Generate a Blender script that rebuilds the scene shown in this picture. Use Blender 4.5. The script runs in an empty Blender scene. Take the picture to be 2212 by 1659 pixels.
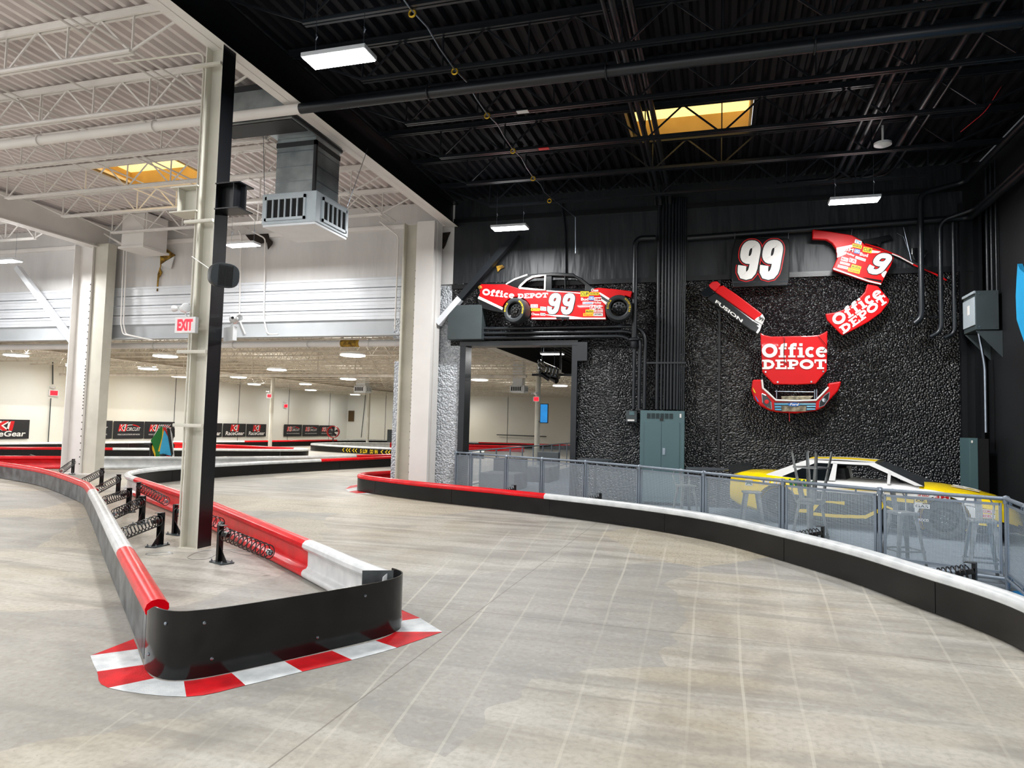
import bpy, bmesh, math, random
from mathutils import Vector, Matrix
random.seed(7)
SC = bpy.context.scene
COL = SC.collection
# ---------------------------------------------------------------- camera
W_, H_ = 2212, 1659
EYE = Vector((0, 0, 1.78))
YAW, PITCH, ROLL, FPX = -0.290806, 0.0611943, 0.0252531, 1496.0
cf = Vector((math.sin(YAW)*math.cos(PITCH), math.cos(YAW)*math.cos(PITCH), math.sin(PITCH)))
r0 = Vector((math.cos(YAW), -math.sin(YAW), 0)); u0 = r0.cross(cf)
cr = math.cos(ROLL)*r0 + math.sin(ROLL)*u0
cu = -math.sin(ROLL)*r0 + math.cos(ROLL)*u0
cam = bpy.data.cameras.new('camera'); cam.sensor_width = 36; cam.lens = FPX/W_*36
cam.clip_start = .05; cam.clip_end = 300
camo = bpy.data.objects.new('camera', cam); COL.objects.link(camo)
camo.matrix_world = Matrix(((cr.x, cu.x, -cf.x, EYE.x), (cr.y, cu.y, -cf.y, EYE.y), (cr.z, cu.z, -cf.z, EYE.z), (0, 0, 0, 1)))
SC.camera = camo
# ---------------------------------------------------------------- world, exposure
wd = bpy.data.worlds.new('world'); SC.world = wd; wd.use_nodes = True
wd.node_tree.nodes['Background'].inputs[0].default_value = (.93, .97, 1, 1)
wd.node_tree.nodes['Background'].inputs[1].default_value = .9
vs = SC.view_settings
vs.view_transform = 'Standard'; vs.look = 'None'; vs.gamma = 1; vs.use_curve_mapping = False
vs.exposure = 0.55
SC.cycles.max_bounces = 7; SC.cycles.diffuse_bounces = 5; SC.cycles.glossy_bounces = 3
SC.cycles.transparent_max_bounces = 24; SC.cycles.sample_clamp_indirect = 4
SC.cycles.use_denoising = True
LAMP = 170.0      # watts of one high-bay fixture
UP = .3          # strength of the up-facing fill added above each fixture
# ---------------------------------------------------------------- measuring: a sight line met with a plane of the building
def sight(x, y): return cr*((x-1106)/FPX) - cu*((y-829.5)/FPX) + cf
def at_z(x, y, z=0.0):
    d = sight(x, y); return EYE + d*((z-EYE.z)/d.z)
def at_y(x, y, Y):
    d = sight(x, y); return EYE + d*(Y/d.y)
def at_x(x, y, X):
    d = sight(x, y); return EYE + d*(X/d.x)
# ---------------------------------------------------------------- materials
def lin(c):
    if isinstance(c, str):
        c = [int(c[i:i+2], 16)/255 for i in (1, 3, 5)]
        c = [v/12.92 if v <= .04045 else ((v+.055)/1.055)**2.4 for v in c]
    return (c[0], c[1], c[2], 1)
MATS = {}
def mat(name, color, rough=.5, metal=0, var=.12, vscale=3.0, bump=0, bscale=40, stretch=(1, 1, 1), coat=0, color2=None, emit=0, spec=.5, kind='noise', bdist=.01):
    m = bpy.data.materials.new(name); MATS[name] = m; m.use_nodes = True
    nt = m.node_tree; N = nt.nodes; L = nt.links; b = N['Principled BSDF']
    c = lin(color); c2 = lin(color2) if color2 else tuple([v*(1-var) for v in c[:3]] + [1])
    tc = N.new('ShaderNodeTexCoord'); mp = N.new('ShaderNodeMapping'); mp.inputs['Scale'].default_value = stretch
    L.new(tc.outputs['Object'], mp.inputs['Vector'])
    no = N.new('ShaderNodeTexNoise'); no.inputs['Scale'].default_value = vscale; no.inputs['Detail'].default_value = 5
    L.new(mp.outputs[0], no.inputs['Vector'])
    ra = N.new('ShaderNodeValToRGB'); ra.color_ramp.elements[0].position = .35; ra.color_ramp.elements[1].position = .65
    ra.color_ramp.elements[0].color = c2; ra.color_ramp.elements[1].color = c
    L.new(no.outputs['Fac'], ra.inputs['Fac']); L.new(ra.outputs['Color'], b.inputs['Base Color'])
    b.inputs['Roughness'].default_value = rough; b.inputs['Metallic'].default_value = metal
    b.inputs['Specular IOR Level'].default_value = spec; b.inputs['Coat Weight'].default_value = coat
    if bump:
        bu = N.new('ShaderNodeBump'); bu.inputs['Strength'].default_value = bump; bu.inputs['Distance'].default_value = bdist
        if kind == 'voronoi':
            t = N.new('ShaderNodeTexVoronoi'); t.inputs['Scale'].default_value = bscale; L.new(mp.outputs[0], t.inputs['Vector'])
            iv = N.new('ShaderNodeMath'); iv.operation = 'MULTIPLY'; iv.inputs[1].default_value = -1
            L.new(t.outputs['Distance'], iv.inputs[0]); L.new(iv.outputs[0], bu.inputs['Height'])
        else:
            t = N.new('ShaderNodeTexNoise'); t.inputs['Scale'].default_value = bscale; t.inputs['Detail'].default_value = 3
            L.new(mp.outputs[0], t.inputs['Vector']); L.new(t.outputs['Fac'], bu.inputs['Height'])
        L.new(bu.outputs['Normal'], b.inputs['Normal'])
    if emit:
        b.inputs['Emission Color'].default_value = c; b.inputs['Emission Strength'].default_value = emit
    return m
mat('white_paint', '#e6e3df', .5, var=.08, vscale=1.2, bump=.1)
mat('shaded_white_paint', '#b4b8bb', .5, var=.1, vscale=1.5)  # white paint greyed, the shade on the lintel put into the colour
mat('cream_paint', '#d2cfc2', .5, var=.14, vscale=1.5)
mat('white_deck', '#ddd5d3', .6, var=.16, vscale=.7)
mat('rear_deck', '#efe9de', .6, var=.15, vscale=1.5)
mat('rear_steel', '#e6dfd2', .6, var=.25, vscale=4)
mat('black_deck', '#050911', .6, var=.3, spec=.25)
mat('black_paint', '#080b10', .38, var=.3, vscale=2, bump=.1)
mat('black_wall_paint', '#17191c', .5, var=.45, vscale=.8, bump=.15, bscale=8)
mat('black_pipe', '#171c21', .36, var=.2)
mat('black_steel', '#0c0c0d', .4, var=.2)
mat('white_liner', '#d6d4d2', .45, var=.14, vscale=.8, bump=.35, bscale=1.3, stretch=(1.8, 1, .4), bdist=.12)
mat('black_liner', '#171c20', .5, var=.2, vscale=.8, bump=.5, bscale=1.4, stretch=(1.8, 1, .35), bdist=.14)
mat('black_rock', '#090b0f', .3, var=.5, vscale=30, bump=1, bscale=23, kind='voronoi', bdist=.045, spec=.9)
mat('white_rock', '#dfe3e8', .35, color2='#aab0b6', vscale=26, bump=1, bscale=21, kind='voronoi', bdist=.05)
mat('white_metal', '#dfe3e8', .35, var=.06)
mat('far_wall', '#e9ebe6', .6, color2='#e4dfd0', vscale=.16)
mat('red_plastic', '#dc0014', .3, color2='#c40010', vscale=5, bump=.15, bscale=9, coat=.05, spec=.35)
mat('white_plastic', '#d9dcdc', .32, color2='#c3c7c8', vscale=5, bump=.15, bscale=9, coat=.2)
mat('black_gloss', '#070606', .14, color2='#151516', vscale=2.2, bump=.06, bscale=10, spec=.35)
mat('black_plastic', '#0a0909', .27, color2='#161616', vscale=2.2, bump=.1, bscale=14, stretch=(1, 1, 2), spec=.3)
mat('dusty_plastic', '#35383a', .4, color2='#6a6e70', vscale=3.2, bump=.1, bscale=14, stretch=(1, 1, 1.2))
mat('steel', '#9aa3ad', .3, 1, var=.15, vscale=8)
mat('fence_paint', '#7f8a96', .38, .35, var=.12)
mat('galvanized', '#a7b0b2', .32, .55, color2='#868f92', vscale=2.5)
mat('duct_sealant', '#26272a', .6)
mat('grille_metal', '#b7c2c8', .4, .1)
mat('dark_gap', '#050506', .8)
mat('spring_black', '#101012', .3, spec=.8)
mat('cabinet_teal', '#4e6a6e', .45, var=.06, vscale=1)
mat('cabinet_dark', '#3b4446', .5)
mat('car_red', '#d00006', .4, var=.06, coat=.1, spec=.3)
mat('car_black', '#0b0d0f', .25, coat=.3)
mat('car_yellow', '#ffdc05', .25, var=.08, coat=.6)
mat('car_white', '#e4e4e2', .28, var=.05, coat=.4)
mat('decal_white', '#ece9e4', .45, var=.05)
mat('decal_red', '#d4000c', .4)
mat('decal_blue', '#1b6fc4', .4)
mat('decal_yellow', '#f2cf10', .4)
mat('decal_black', '#101010', .4)
mat('decal_cyan', '#2aa2d8', .4)
mat('decal_green', '#0f7a3a', .4)
mat('tire', '#23282b', .55, var=.2, vscale=10)
mat('rim_black', '#08090a', .2, coat=.5)
mat('glass_dark', '#11161a', .1, spec=.8)
mat('smoke_glass', '#2c3136', .2)
mat('chrome', '#c9ced2', .15, 1)
mat('engine_metal', '#a49a82', .35, .6, color2='#60594b', vscale=12)
mat('stool_steel', '#8f9394', .36, .5, color2='#717472', vscale=9)
mat('table_grey', '#454b50', .35)
mat('lounge_fabric', '#6b7073', .8, bump=.2)
mat('carpet_blue', '#76808a', .9, color2='#69737d', vscale=6, bump=.2, bscale=200)
mat('blue_floor', '#1787c8', .6, color2='#1273ad')
mat('speaker_body', '#23282b', .5, var=.1)
mat('exit_white', '#e2e4e4', .4)
mat('exit_red', '#ff1020', .4, emit=2.2)
mat('banner_black', '#16171a', .5, bump=.2, bscale=3)
mat('concrete_kerb_red', '#d60012', .6, color2='#b0000e', vscale=6, bump=.3, bscale=120)
mat('concrete_kerb_white', '#dde0e0', .6, color2='#bfc4c6', vscale=7, bump=.3, bscale=120)
mat('torn_amber', '#b8902e', .9, color2='#5a4218', vscale=9, bump=.8, bscale=20)
mat('burnt', '#2b1d12', .9, color2='#0d0a08', vscale=8)
mat('skylight_curb', '#c9a766', .6, color2='#a98443', vscale=1)
mat('skylight_panel', '#ffdc86', .6, color2='#ffe9b0', vscale=1.3, emit=1.1)
mat('lamp_white', '#ffffff', .5, var=0, emit=14)
mat('lamp_rear', '#fffaf0', .5, var=0, emit=9)
mat('flag_green', '#0b7a2b', .7); mat('flag_yellow', '#f1c21c', .7); mat('flag_blue', '#3bb4e6', .7)
mat('flag_red', '#d5131c', .7); mat('flag_black', '#111111', .7); mat('flag_white', '#e6e6e6', .7)
mat('screen_blue', '#1477b8', .3, color2='#0c2f6b', vscale=2.5, emit=.8)
mat('wood_brown', '#5b431f', .6)
mat('cable_red', '#c01825', .5)
mat('brass', '#c7a12a', .35, .6)
# perforated fence mesh: procedural holes in the panel's own plane
def perforated(name, color, pitch=.022, wire=.42):
    m = bpy.data.materials.new(name); MATS[name] = m; m.use_nodes = True
    nt = m.node_tree; N = nt.nodes; L = nt.links; b = N['Principled BSDF']
    b.inputs['Base Color'].default_value = lin(color); b.inputs['Metallic'].default_value = .3; b.inputs['Roughness'].default_value = .45
    tc = N.new('ShaderNodeUVMap'); sp = N.new('ShaderNodeSeparateXYZ'); L.new(tc.outputs[0], sp.inputs[0])
    outs = []
    for i in (0, 1):
        d = N.new('ShaderNodeMath'); d.operation = 'DIVIDE'; d.inputs[1].default_value = pitch; L.new(sp.outputs[i], d.inputs[0])
        f = N.new('ShaderNodeMath'); f.operation = 'FRACT'; L.new(d.outputs[0], f.inputs[0])
        l = N.new('ShaderNodeMath'); l.operation = 'LESS_THAN'; l.inputs[1].default_value = wire if i == 0 else wire*.85; L.new(f.outputs[0], l.inputs[0]); outs.append(l)
    mx = N.new('ShaderNodeMath'); mx.operation = 'MAXIMUM'; L.new(outs[0].outputs[0], mx.inputs[0]); L.new(outs[1].outputs[0], mx.inputs[1])
    L.new(mx.outputs[0], b.inputs['Alpha'])
    return m
perforated('mesh_panel', '#b4c2cc', .0155, .24)
# concrete floor
def concrete():
    m = bpy.data.materials.new('concrete'); MATS['concrete'] = m; m.use_nodes = True
    nt = m.node_tree; N = nt.nodes; L = nt.links; b = N['Principled BSDF']
    tc = N.new('ShaderNodeTexCoord'); sp = N.new('ShaderNodeSeparateXYZ'); L.new(tc.outputs['Object'], sp.inputs[0])
    def mth(op, a, bb=None, clamp=False):
        n = N.new('ShaderNodeMath'); n.operation = op; n.use_clamp = clamp
        for i, v in enumerate((a, bb)):
            if v is None: continue
            if isinstance(v, (int, float)): n.inputs[i].default_value = v
            else: L.new(v, n.inputs[i])
        return n.outputs[0]
    def noise(scale, detail=4, st=(1, 1, 1), rot=0, dist=0):
        mp = N.new('ShaderNodeMapping'); mp.inputs['Scale'].default_value = st; mp.inputs['Rotation'].default_value = (0, 0, rot)
        L.new(tc.outputs['Object'], mp.inputs['Vector'])
        n = N.new('ShaderNodeTexNoise'); n.inputs['Scale'].default_value = scale; n.inputs['Detail'].default_value = detail
        n.inputs['Distortion'].default_value = dist
        L.new(mp.outputs[0], n.inputs['Vector']); return n.outputs['Fac']
    def ramp(f, a, bb, ca, cb):
        r = N.new('ShaderNodeValToRGB'); r.color_ramp.elements[0].position = a; r.color_ramp.elements[1].position = bb
        r.color_ramp.elements[0].color = lin(ca); r.color_ramp.elements[1].color = lin(cb); L.new(f, r.inputs[0]); return r.outputs[0]
    def mix(f, a, bb, mode='MIX'):
        n = N.new('ShaderNodeMix'); n.data_type = 'RGBA'; n.blend_type = mode
        if isinstance(f, (int, float)): n.inputs[0].default_value = f
        else: L.new(f, n.inputs[0])
        for i, v in ((6, a), (7, bb)):
            if isinstance(v, str): n.inputs[i].default_value = lin(v)
            else: L.new(v, n.inputs[i])
        return n.outputs[2]
    base = ramp(noise(.35, 3), .42, .58, '#918e87', '#a89e8b')
    scuff = noise(1.1, 8, (1, .35, 1), .5, 1.2)
    base = mix(ramp(scuff, .38, .66, '#000000', '#ffffff'), base, ramp(noise(.8, 5), .3, .7, '#b3aea1', '#c3beb1'))
    grey = mth('MULTIPLY', mth('SUBTRACT', noise(.16, 4, (1, .6, 1), .6), .5, True), 6.0, True)
    grey = mth('MULTIPLY', grey, .5)
    base = mix(grey, base, '#85878a')
    st1 = noise(1.6, 10, (.25, 1.6, 1), .35, .8); base = mix(ramp(st1, .42, .58, '#000000', '#aaaaaa'), base, '#cccac4')
    st2 = noise(2.2, 10, (.2, 1.3, 1), -.15, 1.0); base = mix(ramp(st2, .49, .63, '#000000', '#bbbbbb'), base, '#73716d')
    warm = noise(.22, 3); base = mix(ramp(warm, .45, .6, '#000000', '#aaaaaa'), base, mix(1.0, base, '#f4ecdd', 'MULTIPLY'))
    wob = N.new('ShaderNodeVectorMath'); wob.operation = 'ADD'; L.new(tc.outputs['Object'], wob.inputs[0]); wn = N.new('ShaderNodeTexNoise'); wn.inputs['Scale'].default_value = .8; L.new(tc.outputs['Object'], wn.inputs['Vector']); L.new(wn.outputs['Color'], wob.inputs[1])
    vo = N.new('ShaderNodeTexVoronoi'); vo.inputs['Scale'].default_value = .3; L.new(wob.outputs[0], vo.inputs['Vector']); vsp = N.new('ShaderNodeSeparateXYZ'); L.new(vo.outputs['Color'], vsp.inputs[0])
    cellA = mth('MULTIPLY', mth('GREATER_THAN', vsp.outputs[0], .55), .55); cellB = mth('MULTIPLY', mth('GREATER_THAN', vsp.outputs[1], .66), .42)
    base = mix(cellA, base, '#8d8e8d'); base = mix(cellB, base, '#c4b79c')
    pits = mth('MULTIPLY', mth('GREATER_THAN', noise(26, 6), .6), mth('MULTIPLY', cellB, 1.6)); base = mix(pits, base, '#6e6554')
    fine = noise(60, 4); spk = mth('GREATER_THAN', noise(38, 3), .69)
    grit = noise(22, 8); base = mix(ramp(grit, .45, .7, '#000000', '#aaaaaa'), base, '#7d776b'); base = mix(ramp(noise(14, 8), .55, .75, '#000000', '#777777'), base, '#ded8ca')
    base = mix(mth('MULTIPLY', fine, .35), base, '#857f72')
    base = mix(ramp(noise(2.6, 8, (1, .22, 1), -.7, 2.0), .52, .75, '#000000', '#555555'), base, '#8f8a80')
    base = mix(mth('MULTIPLY', spk, mth('MULTIPLY', mth('GREATER_THAN', noise(.3, 2), .5), .4)), base, '#6d675a')
    # light tyre-scrub lines on the right, bending slightly
    xx = mth('ADD', sp.outputs[0], mth('MULTIPLY', mth('SUBTRACT', noise(.25, 1), .5), .14))
    xx = mth('DIVIDE', xx, mth('ADD', mth('MULTIPLY', sp.outputs[1], .075), .7))
    fr = mth('FRACT', mth('DIVIDE', xx, .335))
    ln = mth('LESS_THAN', mth('ABSOLUTE', mth('SUBTRACT', fr, .5)), .028)
    msk = mth('MULTIPLY', mth('GREATER_THAN', sp.outputs[0], -3.4), mth('MULTIPLY', mth('SUBTRACT', noise(.9, 3, (1, .3, 1)), .36, True), 4.0, True))
    base = mix(mth('MULTIPLY', mth('MULTIPLY', ln, msk), .36), base, '#cfcaba')
    dk = mth('LESS_THAN', mth('ABSOLUTE', mth('SUBTRACT', fr, .2)), .2)
    base = mix(mth('MULTIPLY', mth('MULTIPLY', dk, msk), .16), base, '#8d8779')
    # saw-cut joints
    jy = mth('LESS_THAN', mth('ABSOLUTE', mth('SUBTRACT', mth('MODULO', mth('ADD', sp.outputs[1], 93.62), 6.6), 1.02+.0)), .006)
    jx = mth('LESS_THAN', mth('ABSOLUTE', mth('SUBTRACT', mth('MODULO', mth('ADD', sp.outputs[0], 100.0), 6.0), 1.8)), .006)
    base = mix(mth('MULTIPLY', mth('MAXIMUM', jx, jy), .6), base, '#5c574d')
    L.new(base, b.inputs['Base Color'])
    rr = mth('ADD', mth('MULTIPLY', noise(2, 4), .3), .38); L.new(rr, b.inputs['Roughness'])
    bu = N.new('ShaderNodeBump'); bu.inputs['Strength'].default_value = .2; bu.inputs['Distance'].default_value = .004
    L.new(fine, bu.inputs['Height']); L.new(bu.outputs['Normal'], b.inputs['Normal'])
concrete()
# ---------------------------------------------------------------- mesh building
def frame_of(d):
    d = Vector(d).normalized(); up = Vector((0, 0, 1)) if abs(d.z) < .95 else Vector((0, 1, 0))
    s = d.cross(up).normalized(); return d, s, s.cross(d).normalized()
class MB:
    def __init__(s): s.v = []; s.f = []; s.m = []
    def add(s, vs_, fs, m=0):
        o = len(s.v); s.v += [tuple(p) for p in vs_]
        for f in fs: s.f.append([i+o for i in f]); s.m.append(m)
        return s
    def box(s, x0, x1, y0, y1, z0, z1, m=0):
        return s.add([(x0, y0, z0), (x1, y0, z0), (x1, y1, z0), (x0, y1, z0), (x0, y0, z1), (x1, y0, z1), (x1, y1, z1), (x0, y1, z1)],
              [(0, 3, 2, 1), (4, 5, 6, 7), (0, 1, 5, 4), (1, 2, 6, 5), (2, 3, 7, 6), (3, 0, 4, 7)], m)
    def bar(s, a, b, w, h, m=0, side=None):
        a = Vector(a); b = Vector(b); d, sd, up = frame_of(b-a)
        if side is not None: sd = Vector(side).normalized(); up = sd.cross(d).normalized()
        sd = sd*w/2; up = up*h/2
        vs_ = [p+x for p in (a, b) for x in (-sd-up, sd-up, sd+up, -sd+up)]
        return s.add(vs_, [(0, 1, 2, 3), (7, 6, 5, 4), (0, 4, 5, 1), (1, 5, 6, 2), (2, 6, 7, 3), (3, 7, 4, 0)], m)
    def tube(s, pts, r, n=10, m=0, caps=True):
        pts = [Vector(p) for p in pts]; rings = []; prev = None
        for i, p in enumerate(pts):
            t = (pts[min(i+1, len(pts)-1)] - pts[max(i-1, 0)])
            d, sd, up = frame_of(t)
            if prev is not None:
                sd = (prev - d*prev.dot(d)); sd = sd.normalized() if sd.length > 1e-6 else frame_of(t)[1]; up = sd.cross(d)
            prev = sd; rr = r[i] if isinstance(r, (list, tuple)) else r
            rings.append([p + (sd*math.cos(2*math.pi*k/n) + up*math.sin(2*math.pi*k/n))*rr for k in range(n)])
        vs_ = [q for R_ in rings for q in R_]; fs = []
        for i in range(len(rings)-1):
            for k in range(n):
                a, b = i*n+k, i*n+(k+1) % n; fs.append((a, b, b+n, a+n))
        if caps: fs.append(tuple(range(n-1, -1, -1))); fs.append(tuple(range((len(rings)-1)*n, len(rings)*n)))
        return s.add(vs_, fs, m)
    def prism(s, poly, n, m=0, mside=None):
        """poly: world points in one plane, n: extrusion vector"""
        k = len(poly); n = Vector(n); P = [Vector(p) for p in poly]
        s.add(P + [p+n for p in P], [tuple(range(k))], m)
        o = len(s.v)-2*k
        s.f.append([o+k+i for i in range(k-1, -1, -1)]); s.m.append(m)
        for i in range(k):
            j = (i+1) % k; s.f.append([o+i, o+k+i, o+k+j, o+j]); s.m.append(m if mside is None else mside)
        return s
    def lathe(s, prof, o, ax, n=24, m=0):
        """prof: (distance along axis, radius)"""
        d, sd, up = frame_of(ax); o = Vector(o); vs_ = []; fs = []
        for (h, r) in prof:
            for k in range(n):
                a = 2*math.pi*k/n; vs_.append(o + d*h + (sd*math.cos(a)+up*math.sin(a))*r)
        for i in range(len(prof)-1):
            for k in range(n):
                a, b = i*n+k, i*n+(k+1) % n; fs.append((a, b, b+n, a+n))
        return s.add(vs_, fs, m)
    def build(s, name, mats, parent=None, smooth=False, bevel=0):
        me = bpy.data.meshes.new(name); me.from_pydata(s.v, [], s.f)
        for k in (mats if isinstance(mats, (list, tuple)) else [mats]): me.materials.append(MATS[k])
        me.polygons.foreach_set('material_index', s.m)
        if smooth: me.polygons.foreach_set('use_smooth', [True]*len(me.polygons))
        me.update()
        bm = bmesh.new(); bm.from_mesh(me)
        if len(s.f) < 30000: bmesh.ops.recalc_face_normals(bm, faces=bm.faces)
        bm.to_mesh(me); bm.free()
        if smooth:
            try: me.set_sharp_from_angle(angle=math.radians(40))
            except Exception: pass
        o = bpy.data.objects.new(name, me); COL.objects.link(o)
        if bevel:
            md = o.modifiers.new('bevel', 'BEVEL'); md.width = bevel; md.segments = 2; md.limit_method = 'ANGLE'
        if parent is not None:
            o.parent = parent; o.matrix_parent_inverse = parent_inv(parent)
        return o
def world_m(o):
    m = o.matrix_basis.copy()
    return (world_m(o.parent) @ o.matrix_parent_inverse @ m) if o.parent else m
def parent_inv(p): return world_m(p).inverted()
def tag(o, label=None, cat=None, group=None, kind=None):
    if label: o['label'] = label
    if cat: o['category'] = cat
    if group: o['group'] = group
    if kind: o['kind'] = kind
    return o
def thing(name, loc, label, cat, group=None, kind=None):
    o = bpy.data.objects.new(name, None); COL.objects.link(o); o.location = loc; o.empty_display_size = .1
    return tag(o, label, cat, group, kind)
def struct(name, mb, mats, label, cat='structure', **k):
    return tag(mb.build(name, mats, **k), label, cat, kind='structure')
def copy_tree(o, parent=None):
    c = o.copy(); COL.objects.link(c)
    if parent is not None: c.parent = parent
    for ch in list(o.children): copy_tree(ch, c)
    return c
def arc(a, c, b, n=6):
    """quadratic bend from a to b with corner c"""
    a, c, b = Vector(a), Vector(c), Vector(b)
    return [a*(1-t)**2 + c*2*t*(1-t) + b*t*t for t in [i/n for i in range(n+1)]]
def bent(pts, r=.15, n=6):
    pts = [Vector(p) for p in pts]; out = [pts[0]]
    for i in range(1, len(pts)-1):
        p = pts[i]; a = p + (pts[i-1]-p).normalized()*min(r, (pts[i-1]-p).length*.49); b = p + (pts[i+1]-p).normalized()*min(r, (pts[i+1]-p).length*.49)
        out += arc(a, p, b, n)
    return out + [pts[-1]]
def smooth_path(pts, step=.15):
    P = [Vector((p[0], p[1], 0)) for p in pts]; out = []
    for i in range(len(P)-1):
        p0, p1, p2, p3 = P[max(i-1, 0)], P[i], P[i+1], P[min(i+2, len(P)-1)]
        n = max(2, int((p2-p1).length/step))
        for k in range(n):
            t = k/n
            out.append(.5*((2*p1) + (p2-p0)*t + (2*p0-5*p1+4*p2-p3)*t*t + (3*p1-p0-3*p2+p3)*t**3))
    out.append(P[-1]); return out
# lettering in Blender's built-in letters, laid on a plane: origin O, width vector U, height vector V
TXT = {}
def text2d(s, bold=.0):
    key = (s, bold)
    if key in TXT: return TXT[key]
    cu_ = bpy.data.curves.new('t', 'FONT'); cu_.body = s; cu_.offset = bold; cu_.resolution_u = 3
    o = bpy.data.objects.new('t', cu_); COL.objects.link(o)
    dg = bpy.context.evaluated_depsgraph_get(); dg.update()
    me = bpy.data.meshes.new_from_object(o.evaluated_get(dg))
    vs_ = [(v.co.x, v.co.y) for v in me.vertices]; fs = [list(p.vertices) for p in me.polygons]
    bpy.data.objects.remove(o); bpy.data.curves.remove(cu_); bpy.data.meshes.remove(me)
    x0 = min(v[0] for v in vs_); x1 = max(v[0] for v in vs_); y0 = min(v[1] for v in vs_); y1 = max(v[1] for v in vs_)
    TXT[key] = ([((x-x0)/(x1-x0), (y-y0)/(y1-y0)) for x, y in vs_], fs); return TXT[key]
def put_text(mb, s, O, U, V, N, lift=.004, bold=.02, m=0, slant=0):
    vs_, fs = text2d(s, bold); O, U, V, N = Vector(O), Vector(U), Vector(V), Vector(N).normalized()
    sl = U.normalized()*V.length*slant
    mb.add([O + U*x + V*y + sl*y + N*lift for x, y in vs_], fs, m)
def strokes(mb, polys, width, O, U, V, N, lift=.004, m=0):
    """polylines in unit box drawn as flat ribbons; width in unit height"""
    O, U, V, N = Vector(O), Vector(U), Vector(V), Vector(N).normalized(); asp = U.length/V.length
    for k, pl in enumerate(polys):
        w = width
        if isinstance(pl, dict): w = pl['w']; pl = pl['p']
        pts = [Vector((p[0]*asp, p[1])) for p in pl]; closed = (pts[0]-pts[-1]).length < 1e-5
        if closed: pts = pts[:-1]
        n = len(pts); L_, R_ = [], []
        for i in range(n):
            a = pts[i-1] if (i or closed) else pts[i]; b = pts[(i+1) % n] if (i < n-1 or closed) else pts[i]
            d1 = (pts[i]-a); d2 = (b-pts[i])
            d1 = d1.normalized() if d1.length > 1e-9 else d2.normalized(); d2 = d2.normalized() if d2.length > 1e-9 else d1
            t = (d1+d2); t = t.normalized() if t.length > 1e-6 else d1
            nn = Vector((-t.y, t.x)); c = max(.45, nn.dot(Vector((-d1.y, d1.x))))
            L_.append(pts[i]+nn*w/2/c); R_.append(pts[i]-nn*w/2/c)
        f3 = lambda q: O + U*(q.x/asp) + V*q.y + N*(lift+.0002*(k % 5))
        base = [f3(q) for q in L_] + [f3(q) for q in R_]
        fs = [(i, i+1, n+i+1, n+i) for i in range(n-1)]
        if closed: fs.append((n-1, 0, n, 2*n-1))
        mb.add(base, fs, m)
def ell(cx, cy, rx, ry, a0=0, a1=360, n=18):
    return [(cx+rx*math.cos(math.radians(a0+(a1-a0)*i/n)), cy+ry*math.sin(math.radians(a0+(a1-a0)*i/n))) for i in range(n+1)]
# slab-serif capitals and lowercase of the red panels; each letter in a box 1 high
def glyph(ch):
    W = .23; s = .14
    G = {
     'O': (1.05, [{'w': .25, 'p': ell(.52, .5, .39, .385, 0, 360, 24)}]),
     'f': (.62, [{'w': W, 'p': [(.27, .06), (.27, .72), (.31, .86), (.42, .92), (.6, .91)]}, {'w': s, 'p': [(.06, .66), (.56, .66)]}, {'w': s, 'p': [(.06, .07), (.52, .07)]}]),
     'i': (.5, [{'w': W, 'p': [(.25, .05), (.25, .72)]}, {'w': s, 'p': [(.05, .65), (.3, .65)]}, {'w': s, 'p': [(.03, .07), (.48, .07)]}, {'w': .19, 'p': [(.15, .92), (.36, .92)]}]),
     'c': (.68, [{'w': .22, 'p': ell(.38, .38, .24, .27, 50, 310, 14)}]),
     'e': (.74, [{'w': .2, 'p': ell(.38, .38, .26, .28, 5, 315, 16)}, {'w': .12, 'p': [(.2, .4), (.7, .4)]}]),
     'D': (.98, [{'w': .26, 'p': [(.25, .1), (.25, .9)]}, {'w': .24, 'p': [(.2, .88), (.5, .88), (.72, .78), (.83, .5), (.72, .22), (.5, .12), (.2, .12)]}, {'w': .16, 'p': [(.02, .08), (.4, .08)]}, {'w': .16, 'p': [(.02, .92), (.4, .92)]}]),
     'E': (.86, [{'w': .26, 'p': [(.25, .1), (.25, .9)]}, {'w': .16, 'p': [(.02, .08), (.82, .08)]}, {'w': .16, 'p': [(.02, .92), (.8, .92)]}, {'w': .14, 'p': [(.3, .5), (.6, .5)]}, {'w': .12, 'p': [(.76, .05), (.76, .34)]}, {'w': .12, 'p': [(.74, .68), (.74, .96)]}]),
     'P': (.88, [{'w': .26, 'p': [(.25, .1), (.25, .9)]}, {'w': .2, 'p': [(.2, .9), (.5, .9), (.7, .82), (.74, .66), (.68, .5), (.5, .43), (.25, .43)]}, {'w': .16, 'p': [(.02, .08), (.52, .08)]}, {'w': .16, 'p': [(.02, .92), (.3, .92)]}]),
     'T': (.9, [{'w': .26, 'p': [(.45, .1), (.45, .9)]}, {'w': .17, 'p': [(.03, .91), (.87, .91)]}, {'w': .16, 'p': [(.2, .08), (.7, .08)]}, {'w': .12, 'p': [(.08, .62), (.08, .95)]}, {'w': .12, 'p': [(.82, .62), (.82, .95)]}]),
    }
    return G[ch]
def slab(mb, word, O, U, V, N, m=0, lift=.004):
    tot = sum(glyph(c)[0] for c in word); O, U, V = Vector(O), Vector(U), Vector(V); x = 0
    for c in word:
        w, st = glyph(c); sc = U.length/tot/V.length
        st2 = [{'w': q['w']*(.5+.5*min(1.6, sc)), 'p': [(px/w, py) for px, py in q['p']]} for q in st]
        strokes(mb, st2, .2, O + U*(x/tot), U*(w/tot), V, N, lift, m); x += w
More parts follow.
